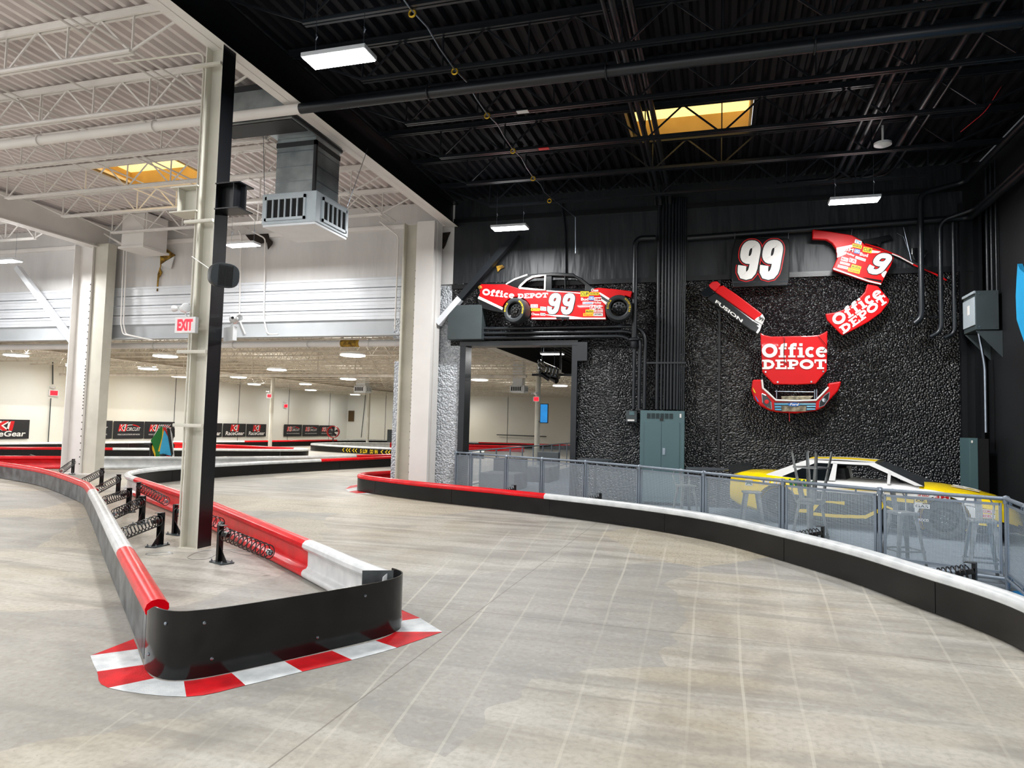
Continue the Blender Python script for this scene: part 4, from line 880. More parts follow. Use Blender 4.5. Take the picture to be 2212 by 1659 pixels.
# ================================================================= EXHIBITS ON THE WALL
NY = Vector((0, -1, 0))
def zf(x0, y0, s, Y):
    return lambda x, y: at_y(x0+x*s, y0+y*s, Y)
def plate(name, pts, thick, mts, parent=None, mside=None, bevel=.012):
    """outline in one plane parallel to the wall, with thickness going back to the wall"""
    return MB().prism(pts, (0, thick, 0), 0, mside).build(name, mts, parent, bevel=bevel)
def frame3(f, a, b, c):
    """O,U,V from three picked corners: lower left, lower right, upper left"""
    O = f(*a); return O, f(*b)-O, f(*c)-O
def sticker(parent, f, a, b, c, bg, txt, fg, bold=.02, nm='sticker', n=NY, lift=.006, slant=0):
    O, U, V = frame3(f, a, b, c); mb = MB()
    if bg:
        mb.add([O+n*lift, O+U+n*lift, O+U+V+n*lift, O+V+n*lift], [(0, 1, 2, 3)], 0)
        put_text(mb, txt, O+U*.06+V*.16, U*.88, V*.68, n, lift+.003, bold, 1, slant)
        return mb.build(nm, [bg, fg], parent)
    put_text(mb, txt, O, U, V, n, lift, bold, 0, slant); return mb.build(nm, fg, parent)
def race_wheel(c, ax, r, w, parent, letters='GOODYEAR', nm='wheel'):
    c = Vector(c); a1, a2, a3 = frame_of(ax)
    wh = MB().lathe([(0, r*.62), (.02, r*.68), (.03, r*.8), (.025, r*.93), (.0, r*.985), (-.05, r), (-w+.05, r), (-w, r*.93), (-w, r*.6)], c, ax, 40).build(nm, 'tire', parent, smooth=True)
    rim = MB().lathe([(0, r*.63), (.015, r*.6), (-.03, r*.56), (-.07, r*.5), (-.08, r*.2), (-.05, r*.18), (-.05, 0)], c, ax, 32)
    rim.build('rim', 'rim_black', wh, smooth=True)
    hl = MB()
    for k in range(10):
        a = 2*math.pi*k/10; p = c+(a2*math.cos(a)+a3*math.sin(a))*r*.38+a1*(-.072); hl.lathe([(0, 0), (.004, .022), (.0, .025)], p, ax, 10)
    hl.build('vent_holes', 'dark_gap', wh)
    mb = MB()
    for k in range(5):
        a = 2*math.pi*k/5+.3; p = c+(a2*math.cos(a)+a3*math.sin(a))*r*.17+a1*(-.05); mb.lathe([(0, .012), (.02, .012), (.02, 0)], p, ax, 8)
    mb.build('lug_nuts', 'chrome', wh)
    if not letters: return wh
    mb = MB()
    for (word, start) in ((letters, 200), ('EAGLE', 40)):
        for k, ch in enumerate(word[::-1]):
            a = math.radians(start-k*10.5); rad = (a2*math.cos(a)+a3*math.sin(a)); tan = (a2*math.sin(a)-a3*math.cos(a))
            if a1.cross(rad).dot(tan) > 0: tan = -tan
            put_text(mb, ch, c+rad*r*.76-tan*r*.05+a1*.03, tan*r*.11, rad*r*.13, a1, .003, .02)
    mb.build('tire_lettering', 'decal_yellow', wh); return wh
# --- the red car side
Y0 = 16.72; f = zf(1000, 560, .18083, Y0)
car = thing('wall_car', f(1000, 700), 'red and black stock car side with number 99 hanging over the doorway', 'race car body')
arch = lambda cx, cy, r, a0, a1, n=10: [(cx+r*math.cos(math.radians(a0+(a1-a0)*i/n)), cy+r*math.sin(math.radians(a0+(a1-a0)*i/n))) for i in range(n+1)]
body = [(222, 297), (380, 301), (515, 300), (600, 330), (672, 350), (1000, 372), (1400, 388), (1520, 392), (1560, 352), (1620, 340), (1800, 355), (2020, 382), (2000, 455), (1935, 432)] + arch(1860, 600, 168, -62, -170, 8) + [(1707, 700), (1705, 714), (820, 714)] + arch(640, 625, 178, 28, -160, 12) + [(300, 500), (190, 440), (205, 395), (193, 360), (200, 310)]
plate('body_side', [f(*p) for p in body], .18, ['car_red'], car, bevel=.03)
plate('rear_lower_skirt', [f(*p) for p in [(178, 470), (470, 605), (485, 640), (380, 625), (240, 590), (185, 520)]], .15, ['car_black'], car)
plate('white_stripe', [f(*p) + Vector((0, -.004, 0)) for p in [(190, 440), (478, 578), (470, 604), (178, 470)]], .02, ['decal_white'], car, bevel=0)
plate('rocker_stripe', [f(*p)+Vector((0, -.006, 0)) for p in [(820, 698), (1705, 698), (1705, 716), (820, 716)]], .02, ['decal_white'], car, bevel=0)
plate('side_stripe', [f(*p)+Vector((0, -.004, 0)) for p in [(960, 660), (1200, 668), (1430, 696), (1250, 694), (1100, 684)]], .01, ['decal_white'], car, bevel=0)
plate('hood_stripe', [f(*p)+Vector((0, -.004, 0)) for p in [(1000, 370), (1400, 400), (1400, 412), (1240, 396), (1000, 384)]], .01, ['decal_white'], car, bevel=0)
plate('fender_stripe', [f(*p)+Vector((0, -.004, 0)) for p in [(1622, 398), (1640, 398), (1752, 466), (1740, 490), (1640, 425)]], .01, ['decal_white'], car, bevel=0)
plate('fender_stripe', [f(*p)+Vector((0, -.004, 0)) for p in [(1640, 425), (1740, 490), (1722, 515), (1650, 470)]], .01, ['car_black'], car, bevel=0)
plate('fender_stripe', [f(*p)+Vector((0, -.004, 0)) for p in [(1650, 470), (1722, 515), (1712, 548), (1655, 498)]], .01, ['decal_white'], car, bevel=0)
roof = [(515, 300), (620, 240), (740, 190), (840, 176), (1050, 158), (1320, 165), (1345, 190), (1420, 225), (1530, 315), (1600, 340), (1520, 395), (1450, 385), (1458, 315), (1400, 262), (1330, 212), (1060, 200), (830, 212), (750, 255), (690, 330), (672, 352), (600, 330)]
plate('roof_frame', [f(*p) for p in roof], .2, ['car_black'], car, bevel=.02)
for nm, q in (('pillar', [(978, 200), (1062, 200), (1062, 375), (978, 372)]), ('pillar', [(1210, 200), (1226, 200), (1226, 380), (1212, 380)])): plate(nm, [f(*p) for p in q], .16, ['car_black'], car, bevel=.01)
plate('window_net', [f(*p) for p in [(1062, 345), (1455, 362), (1455, 388), (1062, 376)]], .05, ['glass_dark'], car)
mb = MB(); mb.tube([f(*p)+Vector((0, -.005, 0)) for p in [(672, 345), (690, 315), (760, 250), (835, 210), (905, 200), (985, 192), (978, 368), (850, 362), (672, 345)]], .028, 6); mb.build('window_trim', 'decal_white', car, smooth=True)
mb = MB(); mb.tube([f(*p) for p in [(515, 298), (620, 238), (770, 185)]], .02, 6); mb.build('window_trim', 'decal_white', car, smooth=True)
MB().lathe([(0, .05), (.05, .045), (.06, 0)], f(208, 338), NY, 14).build('tail_light', 'torn_amber', car)
mb = MB(); O = f(228, 424); slab(mb, 'Office', O, f(612, 470)-O, f(236, 352)-O, NY); mb.build('lettering', 'decal_white', car); mb = MB(); O = f(650, 468); slab(mb, 'DEPOT', O, f(1015, 456)-O, f(655, 414)-O, NY); mb.build('lettering', 'decal_white', car)
O = f(990, 655); ninety_nine('number_decal', car, O, f(1345, 660)-O, f(990, 408)-O, NY, ['decal_black', 'decal_white'])
for a, b, c, bg, tx, fg in (((810, 580), (895, 580), (810, 540), 'decal_white', 'WIX', 'decal_red'), ((812, 618), (918, 618), (815, 588), 'decal_yellow', 'AUTO', 'decal_black'), ((925, 612), (995, 618), (925, 565), 'decal_white', 'TV', 'decal_cyan'), ((818, 668), (915, 672), (818, 640), None, 'Chase', 'decal_white'), ((925, 672), (985, 676), (925, 642), 'decal_white', '99', 'decal_black'),
        ((1405, 445), (1505, 445), (1405, 385), 'decal_yellow', 'CUP', 'decal_black'), ((1512, 430), (1628, 430), (1512, 396), 'decal_yellow', 'AVAYA', 'decal_black'), ((1532, 388), (1618, 388), (1532, 352), None, 'Chase', 'decal_white'),
        ((1412, 495), (1500, 495), (1412, 460), None, 'Bud', 'decal_white'), ((1505, 492), (1565, 492), (1505, 440), 'decal_blue', 'USG', 'decal_white'), ((1568, 498), (1655, 498), (1568, 455), 'decal_white', '3M', 'decal_red'),
        ((1430, 538), (1555, 538), (1430, 508), 'decal_white', 'Commit', 'decal_blue'), ((1558, 538), (1655, 538), (1558, 505), None, 'Holley', 'decal_white'), ((1515, 605), (1582, 605), (1515, 548), 'decal_white', 'EA', 'decal_red'), ((1588, 602), (1672, 602), (1588, 555), None, 'MAC', 'decal_white'),
        ((1465, 640), (1562, 640), (1465, 602), 'decal_yellow', 'auto', 'decal_black'), ((1565, 636), (1672, 636), (1565, 608), 'decal_white', 'DENSO', 'decal_red'), ((1438, 680), (1555, 680), (1438, 645), 'decal_yellow', 'Stant', 'decal_red'), ((1560, 680), (1672, 680), (1560, 645), 'decal_white', 'JESEL', 'decal_black')):
    sticker(car, f, a, b, c, bg, tx, fg)
cw = zf(1000, 560, .18083, 16.42)
race_wheel(cw(615, 608), (-.25, -1, 0), (cw(615, 462)-cw(615, 762)).length/2, .3, car)
race_wheel(cw(1862, 580), (.12, -1, .02), (cw(1862, 430)-cw(1862, 745)).length/2, .3, car)
plate('torn_tape', [f(*p)+Vector((0, -.02, 0)) for p in [(1110, 690), (1270, 692), (1262, 730), (1220, 712), (1190, 740), (1180, 712), (1120, 716)]], .01, ['glass_dark'], car, bevel=0)
# --- black deck lid with 99
f = zf(1480, 500, .15672, 16.8)
o = thing('deck_lid', f(1030, 400), 'black square car panel with large silver-white number 99 outlined in red', 'race car panel')
plate('panel', [f(*p) for p in [(690, 98), (1060, 92), (1428, 96), (1442, 180), (1436, 660), (1420, 748), (1040, 758), (660, 772), (640, 660), (632, 430), (650, 250)]], .14, ['car_black'], o, bevel=.02)
O = f(700, 668); ninety_nine('number_decal', o, O, f(1350, 668)-O, f(700, 128)-O, NY, ['decal_red', 'decal_black', 'decal_white'], lift=.014)
MB().tube([f(655, 696), f(1420, 690)], .008, 6).build('edge_bead', 'steel', o)
for x in (683, 1424): MB().tube([f(x, 100)+Vector((0, 0, 0)), f(x+2, 20)], .006, 6).build('hanging_wire', 'steel', o)
# --- rear bumper
o = thing('rear_bumper', f(640, 980), 'tilted red and black rear bumper lettered FUSION', 'race car panel')
plate('red_face', [f(*p) for p in [(430, 775), (520, 740), (700, 860), (1060, 1130), (1040, 1165), (950, 1225), (700, 1040), (420, 840)]], .2, ['car_red'], o, bevel=.02)
plate('black_valance', [f(*p)+Vector((0, -.03, 0)) for p in [(415, 835), (950, 1225), (1060, 1290), (1035, 1330), (985, 1405), (900, 1370), (305, 940), (310, 900)]], .22, ['car_black'], o, bevel=.03)
plate('corner_flap', [f(*p)+Vector((0, -.02, 0)) for p in [(315, 750), (365, 800), (420, 900), (320, 900), (265, 908), (205, 862)]], .1, ['glass_dark'], o, bevel=.01)
plate('tail_light', [f(*p)+Vector((0, -.02, 0)) for p in [(325, 740), (370, 695), (440, 685), (490, 730), (450, 790), (415, 832), (345, 780)]], .12, ['decal_red'], o, bevel=.02)
plate('tail_light', [f(*p)+Vector((0, -.02, 0)) for p in [(1040, 1165), (1060, 1130), (1100, 1200), (1062, 1290), (950, 1225), (985, 1190)]], .12, ['decal_white'], o, bevel=.02)
plate('broken_edge', [f(*p)+Vector((0, -.035, 0)) for p in [(1055, 1290), (1030, 1370), (1000, 1410), (975, 1395), (1015, 1330), (985, 1300)]], .04, ['decal_white'], o, bevel=.0)
mb = MB(); O = f(410, 985); U = f(775, 1262)-O; V = f(432, 945)-O; put_text(mb, 'FUSION', O, U, V, NY, .05, .03); mb.build('lettering', 'decal_white', o)
mb = MB(); O = f(1010, 1222); put_text(mb, '99', O, f(1075, 1250)-O, f(1022, 1170)-O, NY, .04, .03); mb.build('number_decal', 'decal_black', o)
# --- hood
f = zf(1600, 700, .12658, 16.8)
o = thing('car_hood', f(910, 600), 'red hood panel lettered in white, hanging level under the tilted pieces', 'race car panel')
plate('panel', [f(*p) for p in [(335, 145), (400, 185), (520, 212), (760, 208), (1000, 203), (1190, 200), (1340, 185), (1400, 160), (1482, 112), (1472, 800), (1380, 905), (1285, 1020), (940, 1036), (565, 1030), (370, 820), (352, 450)]], .07, ['car_red'], o, bevel=.02)
mb = MB(); O = f(358, 570); slab(mb, 'Office', O, f(1476, 570)-O, f(358, 338)-O, NY, lift=.012); mb.build('lettering', 'decal_white', o); mb = MB(); O = f(362, 768); slab(mb, 'DEPOT', O, f(1470, 766)-O, f(360, 612)-O, NY, lift=.012); mb.build('lettering', 'decal_white', o)
mb = MB(); mb.tube([f(725, 205)+NY*.02, f(750, 260)+NY*.03, f(735, 480)+NY*.02, f(745, 640)+NY*.02, f(800, 690)+NY*.02], .006, 6).tube([f(1310, 190)+NY*.02, f(1420, 320)+NY*.03, f(1470, 380)+NY*.02, f(1400, 460)+NY*.03], .006, 6); mb.build('wire', 'black_steel', o)
for p in ((425, 817), (630, 990), (1205, 985), (1408, 808)): MB().lathe([(0, .025), (.015, .02), (.015, 0)], f(*p)-Vector((0, .0, 0)), NY, 10).build('hood_pin', 'chrome', o)
# --- nose with grille
o = thing('front_bumper', f(900, 1300), 'red front bumper with blue-and-chrome grille hanging under the red hood', 'race car panel')
nose_o = [(205, 950), (362, 945), (375, 1090), (480, 1180), (600, 1310), (940, 1330), (1280, 1310), (1410, 1180), (1500, 1080), (1495, 1010), (1720, 975), (1700, 1060), (1660, 1150), (1510, 1310), (1420, 1420), (1290, 1480), (940, 1525), (620, 1505), (480, 1470), (330, 1390), (240, 1290), (185, 1130), (195, 1040)]
plate('bumper_skin', [f(*p) for p in nose_o], .22, ['car_red'], o, bevel=.03)
mb = MB(); mb.tube([f(*p)+NY*.01 for p in [(362, 950), (378, 1095), (480, 1185), (600, 1300), (940, 1312), (1285, 1300), (1410, 1175), (1495, 1080)]], .022, 8); mb.build('white_edge', 'decal_white', o, smooth=True)
for q in ([(362, 1190), (430, 1220), (520, 1330), (530, 1460), (450, 1420), (375, 1340)], [(1515, 1160), (1500, 1280), (1420, 1390), (1335, 1420), (1345, 1330), (1430, 1220)]):
    hl = plate('headlight_decal', [f(*p)+NY*.012 for p in q], .01, ['glass_dark'], o, bevel=0)
    cxx = sum(p[0] for p in q)/6; cyy = sum(p[1] for p in q)/6
    mb = MB(); mb.tube([f(*p)+NY*.016 for p in q+[q[0]]], .01, 6); mb.build('lamp_rim', 'chrome', hl)
    mb = MB(); mb.lathe([(0, .05), (.01, .045), (.012, 0)], f(cxx, cyy)+NY*.012, NY, 14).build('lamp_lens', 'decal_red' if cxx < 900 else 'chrome', hl)
plate('grille_decal', [f(*p)+NY*.012 for p in [(570, 1335), (1280, 1335), (1275, 1460), (1120, 1490), (700, 1495), (580, 1470)]], .01, ['glass_dark'], o, bevel=0)
mb = MB()
for (x0_, x1_, y_) in ((575, 1278, 1370), (580, 690, 1418), (585, 690, 1462), (1125, 1278, 1410), (1125, 1270, 1455)): mb.tube([f(x0_, y_)+NY*.02, f(x1_, y_)+NY*.02], .017, 6)
mb.build('grille_bars', 'decal_cyan', o)
plate('plate_panel', [f(*p)+NY*.02 for p in [(700, 1400), (1115, 1400), (1110, 1490), (705, 1492)]], .02, ['engine_metal'], o, bevel=0)
mb = MB(); c = f(905, 1375); mb.lathe([(0, 0), (.001, .13)], c+NY*.035, NY, 20); 
for i, v in enumerate(mb.v): mb.v[i] = (v[0], v[1], c.z+(v[2]-c.z)*.32)
mb.build('oval_badge', 'decal_blue', o)
mb = MB(); O = f(835, 1392); put_text(mb, 'Ford', O, f(975, 1392)-O, f(835, 1350)-O, NY, .045, .02, slant=.3); mb.build('lettering', 'decal_white', o)
mb = MB()
for a, b in (((615, 1125), (615, 1305)), ((1265, 1120), (1265, 1300)), ((1300, 1115), (1300, 1300))): mb.tube([f(*a), f(*b)], .018, 8)
mb.tube([f(580, 1150), f(1250, 1160)], .012, 8).build('radiator_frame', 'steel', o)
plate('radiator_duct', [f(*p) for p in [(690, 1230), (1250, 1225), (1180, 1290), (700, 1290)]], .1, ['engine_metal'], o, bevel=.01)
plate('side_sticker', [f(*p)+NY*.01 for p in [(200, 1080), (230, 1120), (262, 1185), (225, 1160)]], .008, ['decal_yellow'], o, bevel=0)
plate('side_sticker', [f(*p)+NY*.01 for p in [(240, 1220), (262, 1240), (315, 1330), (285, 1320)]], .008, ['decal_blue'], o, bevel=0)
pipe('red_cord', [f(826, 1495), f(832, 1660)], .007, 'cable_red', 'short red cord end hanging below the front bumper', 'cord')
# --- curved panel
f = zf(1740, 480, .15671, 16.8)
o = thing('roof_panel', f(720, 1200), 'tilted curved red panel with white lettering, right of the black 99 panel', 'race car panel')
plate('panel', [f(*p) for p in [(855, 850), (1000, 880), (1160, 1070), (1150, 1110), (1040, 1250), (860, 1380), (520, 1560), (495, 1550), (300, 1350), (275, 1262), (420, 1242), (560, 1190), (700, 1090), (820, 960)]], .07, ['car_red'], o, bevel=.02)
mb = MB(); O = f(425, 1440); slab(mb, 'Office', O, f(1080, 1010)-O, f(335, 1315)-O, NY, lift=.012); mb.build('lettering', 'decal_white', o); mb = MB(); O = f(520, 1545); slab(mb, 'DEPOT', O, f(1148, 1085)-O, f(455, 1455)-O, NY, lift=.012); mb.build('lettering', 'decal_white', o)
# --- broken side panel
o = thing('side_panel', f(800, 500), 'broken tilted red side panel with half a 99 and rows of stickers', 'race car panel')
plate('panel', [f(*p) for p in [(100, 95), (360, 130), (640, 175), (760, 240), (820, 310), (1150, 420), (1225, 485), (1180, 600), (1040, 860), (870, 820), (380, 660), (375, 635), (440, 490), (425, 370), (370, 290), (290, 240), (95, 230)]], .12, ['car_red'], o, mside=0, bevel=.02)
for q, m_ in (([(425, 352), (640, 310), (655, 345), (430, 402)], 'decal_white'), ([(430, 402), (560, 370), (560, 395), (438, 440)], 'car_black'), ([(438, 440), (560, 405), (560, 440), (435, 490)], 'decal_white'), ([(910, 385), (1040, 405), (1000, 425), (900, 425)], 'decal_white'), ([(380, 650), (870, 822), (1040, 862), (1045, 845), (860, 800), (385, 630)], 'decal_white'), ([(780, 755), (1050, 800), (1045, 830), (860, 790)], 'car_black')):
    plate('stripe', [f(*p)+NY*.004 for p in q], .008, [m_], o, bevel=0)
mb = MB(); O = f(795, 690)
U, V = f(1095, 745)-O, f(905, 400)-O
nine(mb, O, U*1.05, V, NY, .3, 0, .01); nine(mb, O, U*1.05, V, NY, .23, 1, .014)
mb.build('number_decal', ['decal_black', 'decal_white'], o)
plate('number_decal', [f(*p)+NY*.01 for p in [(1060, 690), (1110, 670), (1118, 690), (1080, 765), (1060, 750), (1045, 720)]], .006, ['decal_white'], o, bevel=0)
for a, b, c, bg, tx, fg in (((672, 285), (765, 315), (685, 235), 'decal_white', 'TV', 'decal_cyan'), ((640, 340), (770, 372), (650, 292), 'decal_yellow', 'AVAYA', 'decal_black'), ((785, 405), (905, 430), (800, 338), 'decal_yellow', 'CUP', 'decal_black'),
        ((545, 395), (650, 415), (560, 345), None, '3M', 'decal_white'), ((665, 425), (742, 440), (678, 365), 'decal_blue', 'USG', 'decal_white'), ((550, 445), (670, 482), (560, 412), None, 'Holley', 'decal_white'), ((745, 460), (855, 485), (755, 415), None, 'Bud', 'decal_white'), ((682, 500), (822, 545), (692, 465), 'decal_white', 'Commit', 'decal_blue'),
        ((485, 525), (578, 550), (500, 475), 'decal_white', 'MAC', 'decal_red'), ((595, 545), (690, 575), (608, 490), 'decal_white', 'EA', 'decal_red'), ((472, 570), (605, 605), (482, 540), 'decal_white', 'DENSO', 'decal_red'), ((440, 622), (580, 655), (448, 585), 'decal_white', 'JESEL', 'decal_black'),
        ((625, 625), (755, 660), (640, 580), 'decal_yellow', 'auto', 'decal_black'), ((582, 675), (740, 715), (595, 625), 'decal_yellow', 'Stant', 'decal_red')):
    sticker(o, f, a, b, c, bg, tx, fg, lift=.012)
f = zf(1740, 480, .15671, 16.98)
mb = MB(); mb.tube([f(820, 300), f(1000, 350), f(1190, 430), f(1290, 470), f(1500, 590), f(1800, 720), f(1945, 800)], .018, 8); mb.build('torn_strip', 'car_red', o, smooth=True)
mb = MB(); mb.tube([f(1190, 440)+NY*.02, f(1290, 480)+NY*.02, f(1480, 580)+NY*.02], .014, 6); mb.build('white_edge', 'decal_white', o)
plate('black_bracket', [f(*p) for p in [(770, 245), (950, 215), (1160, 170), (1205, 230), (1050, 270), (1030, 330), (990, 300), (820, 310)]], .08, ['car_black'], o, bevel=.01)
plate('black_bracket', [f(*p) for p in [(1465, 350), (1600, 360), (1690, 395), (1600, 545), (1500, 520), (1465, 440)]], .08, ['car_black'], o, bevel=.01)
mb = MB(); mb.tube([f(1690, 395)+NY*.01, f(1590, 555)+NY*.01], .01, 6).tube([f(1350, 70), f(1460, 540)], .004, 5).tube([f(1260, 150), f(1350, 200), f(1440, 440)], .004, 5).tube([f(650, 60), f(630, 180)], .008, 5); mb.build('support_wire', 'steel', o)
# ================================================================= WALL CABINETS
t = thing('power_cabinet', (-1.3, 17, .5), 'tall teal-grey electrical cabinet with vented top under the conduit bank', 'electrical cabinet')
X0, X1 = at_y(1383, 900, 16.85).x, at_y(1478.5, 900, 16.85).x; zt = at_y(1430, 887, 16.85).z
MB().box(X0, X1, 16.85, 17.09, .08, zt).build('cabinet_body', 'cabinet_teal', t, bevel=.006)
xm = X0+(X1-X0)*.49
for (a, b) in ((X0+.11, xm-.004), (xm+.004, X1-.11)):
    d_ = MB().box(a, b, 16.835, 16.85, .2, zt-.27).build('door', 'cabinet_teal', t, bevel=.003)
    if b > xm+.1: MB().box(xm+.03, xm+.09, 16.825, 16.835, 1.2, 1.36).box(xm+.05, xm+.07, 16.818, 16.825, 1.25, 1.31).build('handle', 'steel', d_)
mb = MB()
for k in range(6):
    a = X0+.16+k*.105
    for j in range(8): mb.box(a, a+.085, 16.843, 16.85, zt-.19+j*.016, zt-.182+j*.016)
mb.build('vent_slots', 'dark_gap', t)
MB().box(X1-.11, X1-.07, 16.842, 16.85, zt-.16, zt-.07).build('white_label', 'decal_white', t); MB().box(xm-.04, xm+.04, 16.836, 16.85, zt-.245, zt-.18).build('black_label', 'decal_black', t)
t = thing('meter_box', at_y(1365, 911, 17.05), 'small dark box with green screen left of the power cabinet', 'control box')
q, r_ = at_y(1352, 912, 16.98), at_y(1376, 887, 16.98)
MB().box(q.x, r_.x, 16.98, 17.09, q.z, r_.z).build('box_body', 'cabinet_dark', t, bevel=.006); MB().box(q.x+.08, r_.x-.06, 16.972, 16.98, r_.z-.11, r_.z-.02).build('screen', 'cabinet_teal', t); MB().box(q.x+.04, r_.x-.06, 16.972, 16.98, q.z+.03, q.z+.07).build('white_label', 'decal_white', t)
MB().tube([(r_.x, 17.03, q.z+.05), (X0+.01, 17.03, q.z+.05)], .012, 6).build('link_conduit', 'black_pipe', t)
# transformer on the right wall
t = thing('transformer', (5.2, 16.3, 3.8), 'grey transformer box on a triangular bracket on the right wall', 'transformer')
a0, a1, a2_ = at_y(2107, 628, 16.0), at_y(2157, 626, 16.0), at_y(2107, 712, 16.0)
w_ = a1.x-a0.x
MB().box(a0.x, a1.x, 16.0, 16.72, a2_.z, a0.z).build('case', 'cabinet_dark', t, bevel=.006)
MB().box(a0.x-.02, a0.x-.001, 16.02, 16.7, a2_.z+.1, a0.z-.12).build('front_cover', 'grille_metal', t, bevel=.004)
MB().box(a0.x-.03, a0.x, 16.0, 16.72, a0.z-.05, a0.z).build('top_lip', 'grille_metal', t)
MB().box(a0.x-.024, a0.x-.02, 16.3, 16.42, a2_.z+.35, a0.z-.25).build('white_label', 'decal_white', t)
zb = a2_.z-.02
MB().prism([(a0.x, 16.02, zb), (XR-.005, 16.02, zb), (XR-.005, 16.02, zb-.55)], (0, .012, 0)).build('bracket_plate', 'cabinet_dark', t)
MB().prism([(a0.x, 16.66, zb), (XR-.005, 16.66, zb), (XR-.005, 16.66, zb-.55)], (0, .012, 0)).build('bracket_plate', 'cabinet_dark', t)
for k, (a, b) in enumerate(((.06, .06), (w_-.06, .06), (.06, .1), (w_-.06, .1))):
    MB().lathe([(0, .012), (.006, .01), (.006, 0)], (a0.x+a, 16.0, (a0.z-.06) if k < 2 else a2_.z+.06), (0, -1, 0), 8).build('screw', 'steel', t)
pipe('flex_conduit', [(5.15, 16.4, zb), (5.2, 16.4, zb-.35), (5.25, 16.4, zb-.7), (5.25, 16.4, 1.9)], .03, 'steel', 'silver flexible conduit dropping below the transformer', 'conduit')
for k, yy in enumerate((16.6, 16.35, 16.1)): pipe('wall_conduit', [(XR-.06, yy, a0.z+.01), (XR-.06, yy, 7.5)], .035-.006*k, 'black_pipe', 'black conduit up the right wall above the transformer, %s' % ['left of three', 'middle of three', 'right of three'][k], 'conduit', 'conduits above the transformer')
q = at_y(2094, 946, 16.3); q2 = at_y(2112, 946, 16.3)
t = thing('panel_board', (q.x, 16.5, .3), 'narrow teal electrical panel standing in the right corner', 'electrical cabinet')
MB().box(q.x, q2.x, 16.3, 16.9, .006, q.z).build('cabinet_body', 'cabinet_teal', t, bevel=.005); MB().box(q.x+.03, q.x+.06, 16.292, 16.3, q.z-.1, q.z-.05).build('white_label', 'decal_white', t); MB().box(q2.x+.002, q2.x+.2, 16.32, 16.9, .006, q.z-.01).build('black_side', 'black_steel', t)
# blue car panel on right wall
f = lambda x, y: at_x(x, y, XR-.1)
t = thing('car_hood', f(2205, 650), 'blue car panel on the right wall, cut by the frame edge', 'race car panel')
MB().prism([f(*p) for p in [(2198, 570), (2203, 582), (2213, 590), (2225, 595), (2225, 745), (2212, 738), (2204, 715), (2196, 690), (2194, 640), (2196, 600)]], (.08, 0, 0)).build('panel', 'decal_cyan', t)
# ================================================================= ON THE SPLIT COLUMN
q = Vector((CX+.47, CY-.3, 3.72))
t = thing('speaker', q, 'round-bodied black loudspeaker mounted on the split column', 'loudspeaker')
ax = Vector((.8, -.62, -.14)).normalized(); a1, a2, a3 = frame_of(ax)
def superring(c, rx, rz, n=28): return [c+a2*rx*math.copysign(abs(math.cos(2*math.pi*k/n))**.7, math.cos(2*math.pi*k/n))+a3*rz*math.copysign(abs(math.sin(2*math.pi*k/n))**.7, math.sin(2*math.pi*k/n)) for k in range(n)]
rings = [superring(q+ax*d_, .19*s_, .165*s_) for d_, s_ in ((-.2, .2), (-.19, .6), (-.14, .84), (-.05, .95), (.1, 1), (.13, 1), (.15, .95))]
vs_ = [p for r_ in rings for p in r_]; n = 28
fs = [(i*n+k, i*n+(k+1) % n, (i+1)*n+(k+1) % n, (i+1)*n+k) for i in range(len(rings)-1) for k in range(n)] + [tuple(range(n))[::-1], tuple(range((len(rings)-1)*n, len(rings)*n))]
MB().add(vs_, fs).build('speaker_body', 'speaker_body', t, smooth=True)
mb = MB()
for k in range(11):
    u = -.095+.017*k; hh = .135; p = q+ax*.152+a2*u; mb.bar(p-a3*hh, p+a3*hh, .007, .012, side=a2)
mb.build('grille_slats', 'dark_gap', t)
MB().lathe([(0, .055), (.03, .055), (.035, 0)], q-ax*.08-a2*.16, -a2, 16).build('bracket_knob', 'speaker_body', t, smooth=True)
MB().bar(q-ax*.08-a2*.12, Vector((CX+.14, CY-.15, 3.76)), .05, .03).build('mounting_arm', 'speaker_body', t)
MB().tube([q-ax*.15, Vector((CX, CY-.2, 3.95)), Vector((CX-.18, CY-.16, 4.05))], .006, 6).build('cable', 'white_paint', t)
def exit_sign(c, w, h, label, facing=(0, -1, 0), heads=True, text=True, group=None):
    c = Vector(c); n_ = Vector(facing).normalized(); U = Vector((-n_.y, n_.x, 0)); Zv = Vector((0, 0, 1))
    t = thing('exit_sign', c, label, 'exit sign', group)
    P = [c-U*w/2-Zv*h/2, c+U*w/2-Zv*h/2, c+U*w/2+Zv*h/2, c-U*w/2+Zv*h/2]
    MB().prism([p+n_*.03 for p in P], -n_*.06).build('housing', 'exit_white', t, bevel=.004)
    mb = MB()
    if text: put_text(mb, 'EXIT', c-U*w*.37-Zv*h*.36, U*w*.74, Zv*h*.72, n_, .034, .05)
    else: mb.add([p*.72+c*.28+n_*.034 for p in P], [(0, 1, 2, 3)])
    mb.build('exit_lettering', 'exit_red', t)
    if heads:
        for s_ in ((-.02,) if w > .2 else (0,)):
            hc = c+U*s_+Zv*(h/2+.12)+n_*.03; d_ = (n_*.5+U*.8).normalized()
            MB().lathe([(-.12, .02), (-.08, .05), (0, .06), (.06, .065), (.07, .055), (.07, 0)], hc, d_, 16).build('emergency_head', 'exit_white', t, smooth=True)
            MB().tube([hc-Zv*.04, c+Zv*h*.5], .012, 6).build('head_arm', 'exit_white', t)
            MB().lathe([(-.05, .02), (0, .045), (.03, .045)], hc-U*.16, -U, 12).build('emergency_head', 'exit_white', t, smooth=True)
    return t
exit_sign((CX-.06, CY-.32, 3.05), .34, .22, 'lit red EXIT sign with a lamp head on the split column')
MB().bar((CX+.1, CY-.3, 3.05), (CX+.1, CY-.14, 3.05), .03, .03)
